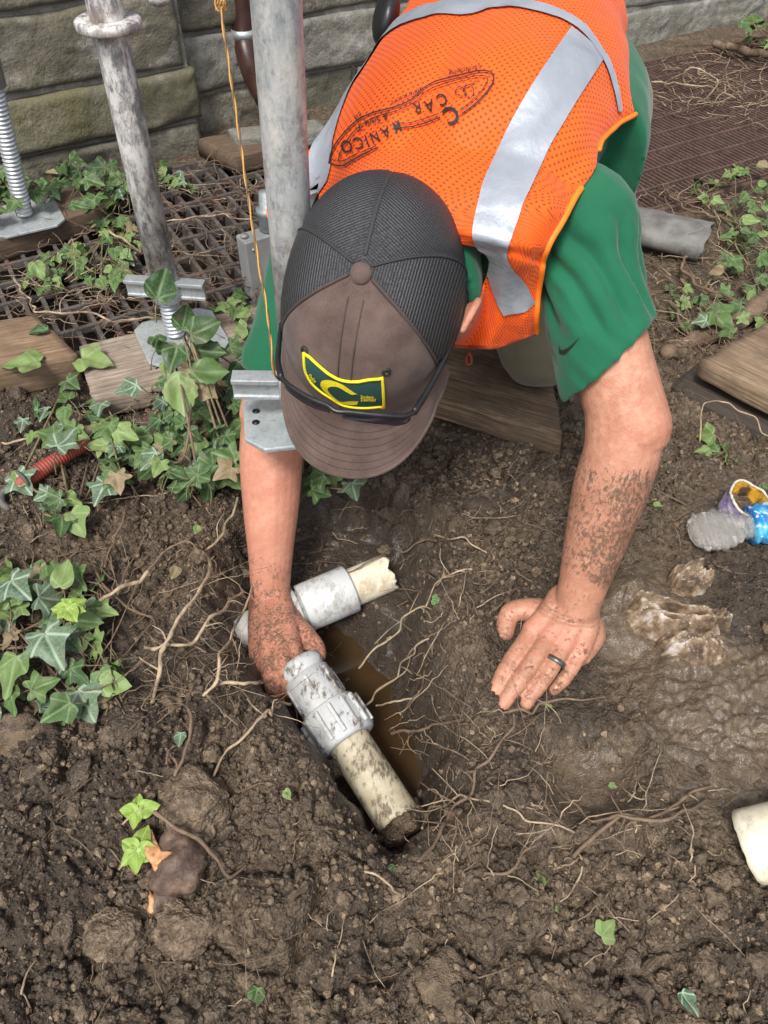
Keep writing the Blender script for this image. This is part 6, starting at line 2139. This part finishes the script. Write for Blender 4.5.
# ------------------------------------------------------------------ ivy
def leaf_outline(kind):
    if kind == 0:      # five lobes
        h = [(.0, .03), (.10, -.06), (.26, -.17), (.40, -.14), (.40, .02), (.36, .12), (.52, .17), (.70, .30), (.55, .40), (.36, .46), (.29, .56), (.22, .74), (.10, .92), (.0, 1.03)]
    elif kind == 1:    # three lobes
        h = [(.0, .03), (.12, -.05), (.30, -.06), (.42, .06), (.56, .26), (.50, .40), (.34, .48), (.27, .60), (.17, .80), (.06, .96), (.0, 1.02)]
    elif kind == 2:    # heart / oval
        h = [(.0, .02), (.14, -.04), (.30, .04), (.40, .22), (.40, .42), (.30, .64), (.16, .85), (.05, .97), (.0, 1.02)]
    else:              # toothed
        h = [(.0, .0), (.12, .02), (.24, .10), (.27, .18), (.36, .24), (.36, .34), (.43, .42), (.39, .52), (.40, .62), (.30, .70), (.26, .80), (.14, .88), (.0, 1.05)]
    r = spline(np.array(h), 22 if kind < 3 else 30)
    l = r[::-1][1:-1] * np.array([-1, 1])
    return np.vstack([r, l])
LT = []
for kd in range(4):
    o = leaf_outline(kd); c = np.array([0, .22]); rings = 5
    P2 = [c] + [c + (o - c) * (k / rings) for k in range(1, rings + 1)]
    V = np.vstack([P2[0][None]] + P2[1:]); m = len(o)
    F = [(0, 1 + j, 1 + (j + 1) % m) for j in range(m)]
    for k in range(rings - 1):
        F += [(1 + k * m + j, 1 + (k + 1) * m + j, 1 + (k + 1) * m + (j + 1) % m, 1 + k * m + (j + 1) % m) for j in range(m)]
    LT.append((V, F))

class Foliage:
    def __init__(self): self.mb = MB(); self.tint = []
    def leaf(self, pos, size, tip, nor, kind=0, m=0, tint=.5, rr=random, fold=.25, curl=.15):
        V2, F = LT[kind]
        tip = nrm(tip); nor = np.asarray(nor, float); nor = nrm(nor - tip * (nor @ tip)); side = np.cross(tip, nor)
        x, y = V2[:, 0], V2[:, 1]
        k1, k2 = rr.uniform(0, 6), rr.uniform(.7, 1.3)
        z = fold * np.abs(x) * k2 - curl * y ** 2 * rr.uniform(.2, 1.4) - .25 * np.maximum(0, np.abs(x) - .3) + .045 * np.sin(x * 9 + k1) * np.sin(y * 7 + k1) + .02 * np.sin(x * 21 + k1 * 2)
        V = pos + size * (x[:, None] * side * rr.uniform(.85, 1.1) + (y[:, None]) * tip + z[:, None] * nor)
        self.mb.add(V, F, m, V2); self.tint += [tint] * len(V)
    def build(self, parent, name='foliage', mats=('ivy_leaf', 'pale_leaf', 'silver_leaf', 'dry_leaf')):
        V, F = self.mb.arr()
        o = part(name, V, F, [M[q] for q in mats], parent, midx=self.mb.M, uv=np.vstack(self.mb.UV))
        fattr(o, 'tint', self.tint)
        return o

def ivy(label, n, region, zr, size, seed, mix=(.62, .18, .10, .10), tint=(.0, 1.0), heroes=(), stems=6, kinds=(0, 0, 1, 1, 2), scale=.72, cat='ivy', name='ivy_plant', face=.55, avoid=None):
    """region: list of picture points (polygon); leaves at heights zr above z=0"""
    rr = random.Random(seed); poly = np.array(region, float)
    t = thing(name, label, cat, P(poly[:, 0].mean(), poly[:, 1].mean(), 0))
    fo = Foliage(); lo, hi = poly.min(0), poly.max(0); bases = []
    k = 0
    while k < n:
        a, b = rr.uniform(lo[0], hi[0]), rr.uniform(lo[1], hi[1])
        if poly_sd(np.array([a]), np.array([b]), poly)[0] < 0: continue
        if avoid and avoid[0] < a < avoid[1] and avoid[2] < b < avoid[3]: continue
        z = zr[0] + (zr[1] - zr[0]) * rr.random() ** 1.3
        p = P(a, b, z); g = gz(p[0], p[1])
        if p[2] < g + .008: p[2] = g + .008 + .02 * rr.random()
        an = rr.uniform(0, 2 * math.pi)
        tip = np.array([math.cos(an), math.sin(an), rr.uniform(-.5, .25)])
        tip = nrm(tip + np.array([0, -.45, -.15]))
        nor = np.array([rr.gauss(0, .38), -face + rr.gauss(0, .38), 1.0])
        u = rr.random(); m = 0 if u < mix[0] else 1 if u < mix[0] + mix[1] else 2 if u < mix[0] + mix[1] + mix[2] else 3
        s = (size[0] + (size[1] - size[0]) * rr.random() ** 1.4 - .006 * (rr.random() < .3)) * scale
        fo.leaf(p, s, tip, nor, rr.choice(kinds), m, rr.uniform(*tint), rr)
        bases.append((p, tip)); k += 1
    for (a, b, z, s, ang, tilt, kind, m, ti) in heroes:
        p = P(a, b, z); an = rad(ang)
        tip = np.array([math.cos(an), -math.sin(an) * .85, -math.sin(an) * (-.0) + tilt[0]])
        nor = np.array([tilt[1], tilt[2], 1.0])
        fo.leaf(p, s * .70, tip, nor, kind, m, ti, rr, .22, .12); bases.append((p, tip))
    fo.build(t)
    c = P(poly[:, 0].mean(), poly[:, 1].mean(), 0); c[2] = gz(c[0], c[1])
    # petioles and a few runners
    mbp = MB()
    for p, tip in bases:
        L_ = rr.uniform(.02, .05); g = gz(p[0], p[1])
        q = p - tip * L_ * .6; q[2] = max(g - .002, p[2] - L_)
        V, F = tube(spline([q, (p + q) / 2 + np.array([rr.gauss(0, .004), rr.gauss(0, .004), .004]), p + tip * .004], 7), np.linspace(.0011, .0008, 7), 5, 'flat'); mbp.add(V, F)
    V, F = mbp.arr(); part('leaf_stalks', V, F, M['stem_green'], t)['kind'] = 'stuff'
    order = sorted(bases, key=lambda q: q[0][0] + .7 * q[0][1])
    for s in range(stems):
        pick = [b_[0] for b_ in rr.sample(bases, min(5, len(bases)))]
        pick.sort(key=lambda q: q[0] + .5 * q[1])
        pts = [p - np.array([0, 0, .012]) for p in pick]
        if len(pts) < 3: continue
        V, F = tube(spline(pts, 50), np.linspace(.0022, .0012, 50), 6); part('runner', V, F, M[rr.choice(['stem_green', 'root_brown'])], t)
    return t

ivy('dark ivy growing at the foot of the wall behind the shiny jack plate', 52, [(40, 172), (70, 160), (125, 165), (135, 185), (128, 205), (95, 208), (62, 205), (45, 195)], (.02, .10), (.050, .075), 1, (.88, .05, .05, .02), (.0, .7))
ivy('dark ivy at the left edge behind the screw jack', 22, [(-20, 165), (14, 165), (32, 180), (36, 205), (20, 212), (-20, 215)], (.02, .11), (.05, .075), 2, (.9, .05, .05, 0), (.0, .7))
ivy('small sprig of ivy right of the leaning tube by the wall', 12, [(150, 165), (175, 162), (192, 175), (196, 188), (170, 185), (152, 178)], (.01, .05), (.032, .05), 3, (.6, .35, .05, 0), (.3, 1.0), stems=2)
ivy('trailing ivy spread over the steel grating', 80, [(62, 245), (85, 220), (110, 210), (135, 212), (140, 240), (130, 262), (118, 290), (95, 285), (80, 270), (60, 285), (35, 290), (20, 278), (40, 262)], (.015, .06), (.030, .052), 4, (.50, .34, .04, .12), (.3, 1.0),
    heroes=[(34, 262, .07, .062, 60, (-.5, .3, -.6), 2, 1, .5)])
ivy('big ivy clump in front of the screw jack', 125, [(152, 340), (165, 318), (205, 322), (232, 345), (248, 385), (250, 430), (240, 470), (205, 492), (165, 485), (150, 470), (150, 435), (160, 405), (152, 372)], (.015, .11), (.040, .066), 5, (.66, .12, .14, .08), (.0, .75),
    heroes=[(157, 300, .255, .075, 285, (.6, .5, -1.2), 2, 0, .1), (178, 372, .17, .095, 80, (-.55, .15, -.9), 3, 1, .75), (180, 375, .16, .090, 25, (-.4, .3, -.7), 3, 3, .8), (190, 372, .17, .080, -12, (-.1, 0, -.5), 3, 0, .9),
            (182, 330, .20, .070, 275, (.4, .2, -.9), 2, 0, .15), (190, 335, .20, .072, -30, (.2, .2, -.6), 2, 0, .2), (178, 345, .18, .068, 100, (-.3, 0, -.5), 2, 0, .1), (195, 350, .17, .070, 10, (0, 0, -.5), 2, 0, .25),
            (200, 362, .15, .066, 70, (-.3, .1, -.6), 0, 2, .3), (138, 385, .13, .056, 150, (-.1, 0, -.4), 1, 2, .6), (205, 445, .05, .062, 95, (-.2, 0, -.3), 0, 2, .7), (150, 450, .04, .055, 120, (-.2, 0, -.4), 0, 0, .8),
            (166, 362, .165, .040, 80, (-.5, .4, -.5), 2, 1, .9)])
ivy('ivy patch at the left around the red handle', 52, [(5, 430), (40, 405), (80, 385), (125, 400), (140, 440), (132, 470), (95, 510), (70, 530), (40, 515), (5, 485)], (.012, .06), (.040, .060), 6, (.46, .22, .26, .06), (.2, 1.0), avoid=(26, 96, 448, 498),
    heroes=[(57, 448, .07, .070, -70, (.1, 0, -.4), 0, 2, .8), (66, 380, .03, .050, 40, (-.1, .0, -.4), 0, 0, .3), (117, 430, .075, .060, 30, (-.1, 0, -.5), 1, 1, .9),
            (70, 512, .04, .066, 60, (-.2, 0, -.5), 1, 1, .6)])
ivy('big leaved ivy at the lower left edge', 62, [(-20, 580), (20, 565), (70, 565), (105, 590), (110, 640), (125, 680), (110, 712), (60, 715), (20, 705), (-20, 710)], (.012, .06), (.040, .062), 7, (.52, .16, .24, .08), (.1, 1.0),
    heroes=[(44, 632, .075, .078, 60, (-.15, .1, -.4), 0, 2, .8), (18, 655, .06, .078, 95, (-.25, -.4, -.5), 1, 1, .15), (60, 588, .065, .058, 275, (.3, .1, -.5), 2, 1, .7), (72, 620, .06, .056, 5, (0, 0, -.4), 2, 0, .9), (78, 690, .04, .068, 60, (-.2, 0, -.5), 1, 2, .9), (10, 580, .07, .06, 45, (-.1, 0, -.4), 0, 2, .3),
            (100, 682, .045, .055, 10, (0, .2, -.6), 2, 1, 1.0), (30, 690, .05, .05, 330, (0, 0, -.5), 0, 0, 1.0)])
ivy('ivy tangle at the right beyond the drainpipe', 120, [(700, 205), (690, 185), (720, 165), (790, 155), (800, 330), (770, 340), (735, 330), (705, 335), (690, 300), (715, 290), (725, 250), (720, 220)], (.015, .07), (.032, .052), 8, (.52, .30, .03, .15), (.3, 1.0),
    heroes=[(710, 312, .06, .085, 60, (-.1, 0, -.4), 0, 0, .9), (742, 220, .07, .055, 10, (0, 0, -.3), 2, 1, .9)])
ivy('few ivy leaves low down beside the green sleeve', 10, [(668, 270), (690, 278), (700, 330), (680, 340), (665, 300)], (.015, .04), (.03, .045), 9, (.5, .4, 0, .1), (.3, 1), stems=1)
ivy('ivy at the top right corner against the wall', 22, [(735, 22), (800, 5), (800, 45), (770, 48), (740, 40)], (.02, .14), (.05, .085), 10, (.6, .4, 0, 0), (.3, 1.0))
ivy('ivy leaves hiding behind the bare forearm under the brim', 14, [(298, 455), (345, 455), (358, 475), (345, 492), (305, 490)], (.01, .07), (.04, .055), 11, (.75, .15, .1, 0), (.2, .9), stems=2)
ivy('ivy sprig right of the conduit box by the pale plank', 12, [(212, 300), (235, 290), (250, 300), (250, 330), (225, 330)], (.03, .08), (.04, .055), 12, (.4, .5, 0, .1), (.4, 1.0), stems=2,
    heroes=[(226, 302, .05, .062, 70, (-.1, 0, -.5), 0, 1, .9)])
ivy('two leaf sprig in the mud below the dark timber', 5, [(685, 425), (715, 425), (740, 460), (725, 470), (690, 440)], (.01, .03), (.035, .05), 13, (.5, .5, 0, 0), (.5, 1.0), stems=1, kinds=(2, 2, 1))

# seedlings by the broken root
def seedling(label, px, py, n, size, seed, lift=.025):
    rr = random.Random(seed); b = GP(px, py, 0); t = thing('seedling', label, 'seedling', b)
    top = b + np.array([.004, 0, lift]); fo = Foliage()
    for k in range(n):
        an = 2 * math.pi * k / n + rr.uniform(-.3, .3)
        fo.leaf(top, size * rr.uniform(.8, 1.1), np.array([math.cos(an), math.sin(an), .05]), np.array([0, -.3, 1.0]), 2, 0, .9, rr)
    fo.build(t, mats=('pale_leaf',) if False else ('bright_leaf',))
    V, F = tube(spline([b - np.array([.02, .01, .004]), b + np.array([-.004, 0, lift * .5]), top], 14), .0014, 6); part('stem', V, F, M['root_pale'], t)
m_leaf('bright_leaf', (.14, .24, .03), (.24, .36, .06), (.35, .45, .15), .5)
seedling('bright green seedling standing left of the torn root', 139, 858, 5, .026, 1)
seedling('smaller bright green seedling above the torn root', 138, 818, 4, .022, 2, .02)
seedling('tiny yellow green seedling among the lower left ivy', 82, 640, 6, .022, 3, .07)

# single leaves lying about
def loose_leaf(label, px, py, size, ang, m, kind=2, tint=.5, lift=.006, cat='leaf', z=None):
    fo = Foliage(); rr = random.Random(int(px * 7 + py)); an = rad(ang)
    p = GP(px, py, lift) if z is None else P(px, py, z)
    size *= .60 if z is None else .9; lift = min(lift, .003) if lift < .02 else lift
    fo.leaf(p - size * .5 * np.array([math.cos(an), -math.sin(an), 0]), size, np.array([math.cos(an), -math.sin(an), .05]), np.array([rr.gauss(0, .25), rr.gauss(-.2, .25), 1.0]), kind, 0, tint, rr)
    V, F = fo.mb.arr()
    o = solo('fallen_leaf', V, F, M[m], label, cat, uv=np.vstack(fo.mb.UV)); fattr(o, 'tint', fo.tint)
loose_leaf('pale green curled leaf lying on the thick brown plank', 20, 365, .075, 170, 'pale_leaf', 1, .8, z=.066)
loose_leaf('dark leaf lying on the top of the thick brown plank', 38, 331, .040, 160, 'ivy_leaf', 2, 0.0, z=.065)
loose_leaf('lime leaf stuck to the pale worn plank', 97, 362, .075, 20, 'pale_leaf', 1, .9, z=.056)
loose_leaf('yellow green leaf with a torn corner near the bottom right', 607, 930, .040, 320, 'pale_leaf', 1, 1.0)
loose_leaf('green leaf scrap right of the bottom centre', 538, 882, .036, 280, 'pale_leaf', 3, .6)
loose_leaf('small green scrap below the other scrap', 556, 910, .018, 200, 'pale_leaf', 2, .5)
loose_leaf('small pale leaf beside the crumbly bank left of the pipe', 288, 797, .022, 60, 'pale_leaf', 2, .6)
loose_leaf('dark wet leaf below the cream pipe mouth', 393, 876, .032, 100, 'ivy_leaf', 2, .0)
loose_leaf('narrow green leaf upright at the bottom edge', 256, 1000, .034, 100, 'ivy_leaf', 2, .4)
loose_leaf('narrow dark leaf at the bottom edge right of centre', 688, 1005, .040, 60, 'silver_leaf', 2, .2)
loose_leaf('greyish leaf in the soil under the long pale root', 181, 742, .030, 90, 'silver_leaf', 2, .8)
loose_leaf('pale round leaf at the tip of the curved stem', 203, 553, .026, 100, 'pale_leaf', 2, .9, .05)
loose_leaf('dull brownish leaf hanging left of the muddy wrist', 179, 586, .034, 100, 'dry_leaf', 2, .4, .03)
loose_leaf('mossy green scrap in the handprint hollow', 612, 788, .016, 30, 'pale_leaf', 2, .3)
loose_leaf('small green leaf behind the drowned roots right of the puddle', 437, 603, .024, 20, 'ivy_leaf', 1, .9)
loose_leaf('pale leaf half buried in mud above the puddle', 548, 708, .018, 30, 'pale_leaf', 2, .8)
loose_leaf('green leaf lying on mud left of the torn can', 657, 508, .024, 20, 'pale_leaf', 2, .5)
loose_leaf('green leaf on the soil above the torn can', 733, 462, .030, 60, 'ivy_leaf', 2, .9)
loose_leaf('green leaf right of the torn can', 763, 490, .026, 10, 'ivy_leaf', 2, .8)
loose_leaf('dry brown leaf below the conduit box', 208, 270, .045, 80, 'dry_leaf', 1, .3, .02)
loose_leaf('dry tan leaf on the steel grating by the tube', 183, 262, .045, 150, 'dry_leaf', 1, .6, .02)
loose_leaf('pale tan leaf on the board behind the shiny jack', 60, 196, .05, 20, 'dry_leaf', 2, .9, .06)
# ------------------------------------------------------------------ light
w = bpy.data.worlds.new('World'); SC.world = w; w.use_nodes = True
nt = w.node_tree
sky = nt.nodes.new('ShaderNodeTexSky'); sky.sky_type = 'NISHITA'; sky.sun_disc = False
SUN_EL, SUN_AZ = rad(58), rad(200)     # azimuth clockwise from +Y
sky.sun_elevation = SUN_EL; sky.sun_rotation = SUN_AZ
sky.air_density = 1.0; sky.dust_density = 3.0; sky.ozone_density = .6
hsv = nt.nodes.new('ShaderNodeHueSaturation'); hsv.inputs['Saturation'].default_value = .38
nt.links.new(sky.outputs[0], hsv.inputs['Color'])
nt.links.new(hsv.outputs[0], nt.nodes['Background'].inputs['Color'])
nt.nodes['Background'].inputs['Strength'].default_value = .105
sd = bpy.data.lights.new('sun', 'SUN'); so = bpy.data.objects.new('sun', sd); COL.objects.link(so)
sd.energy = 1.5; sd.angle = rad(14); sd.color = (1, .96, .9)
dirv = Vector((math.sin(SUN_AZ) * math.cos(SUN_EL), math.cos(SUN_AZ) * math.cos(SUN_EL), math.sin(SUN_EL)))
so.rotation_euler = dirv.to_track_quat('Z', 'Y').to_euler()
so.location = (0, 0, 3)
vs = SC.view_settings
vs.view_transform = 'Standard'; vs.look = 'None'; vs.gamma = 1; vs.use_curve_mapping = False
vs.exposure = 1.12
SC.cycles.max_bounces = 6
SC.cycles.use_denoising = True
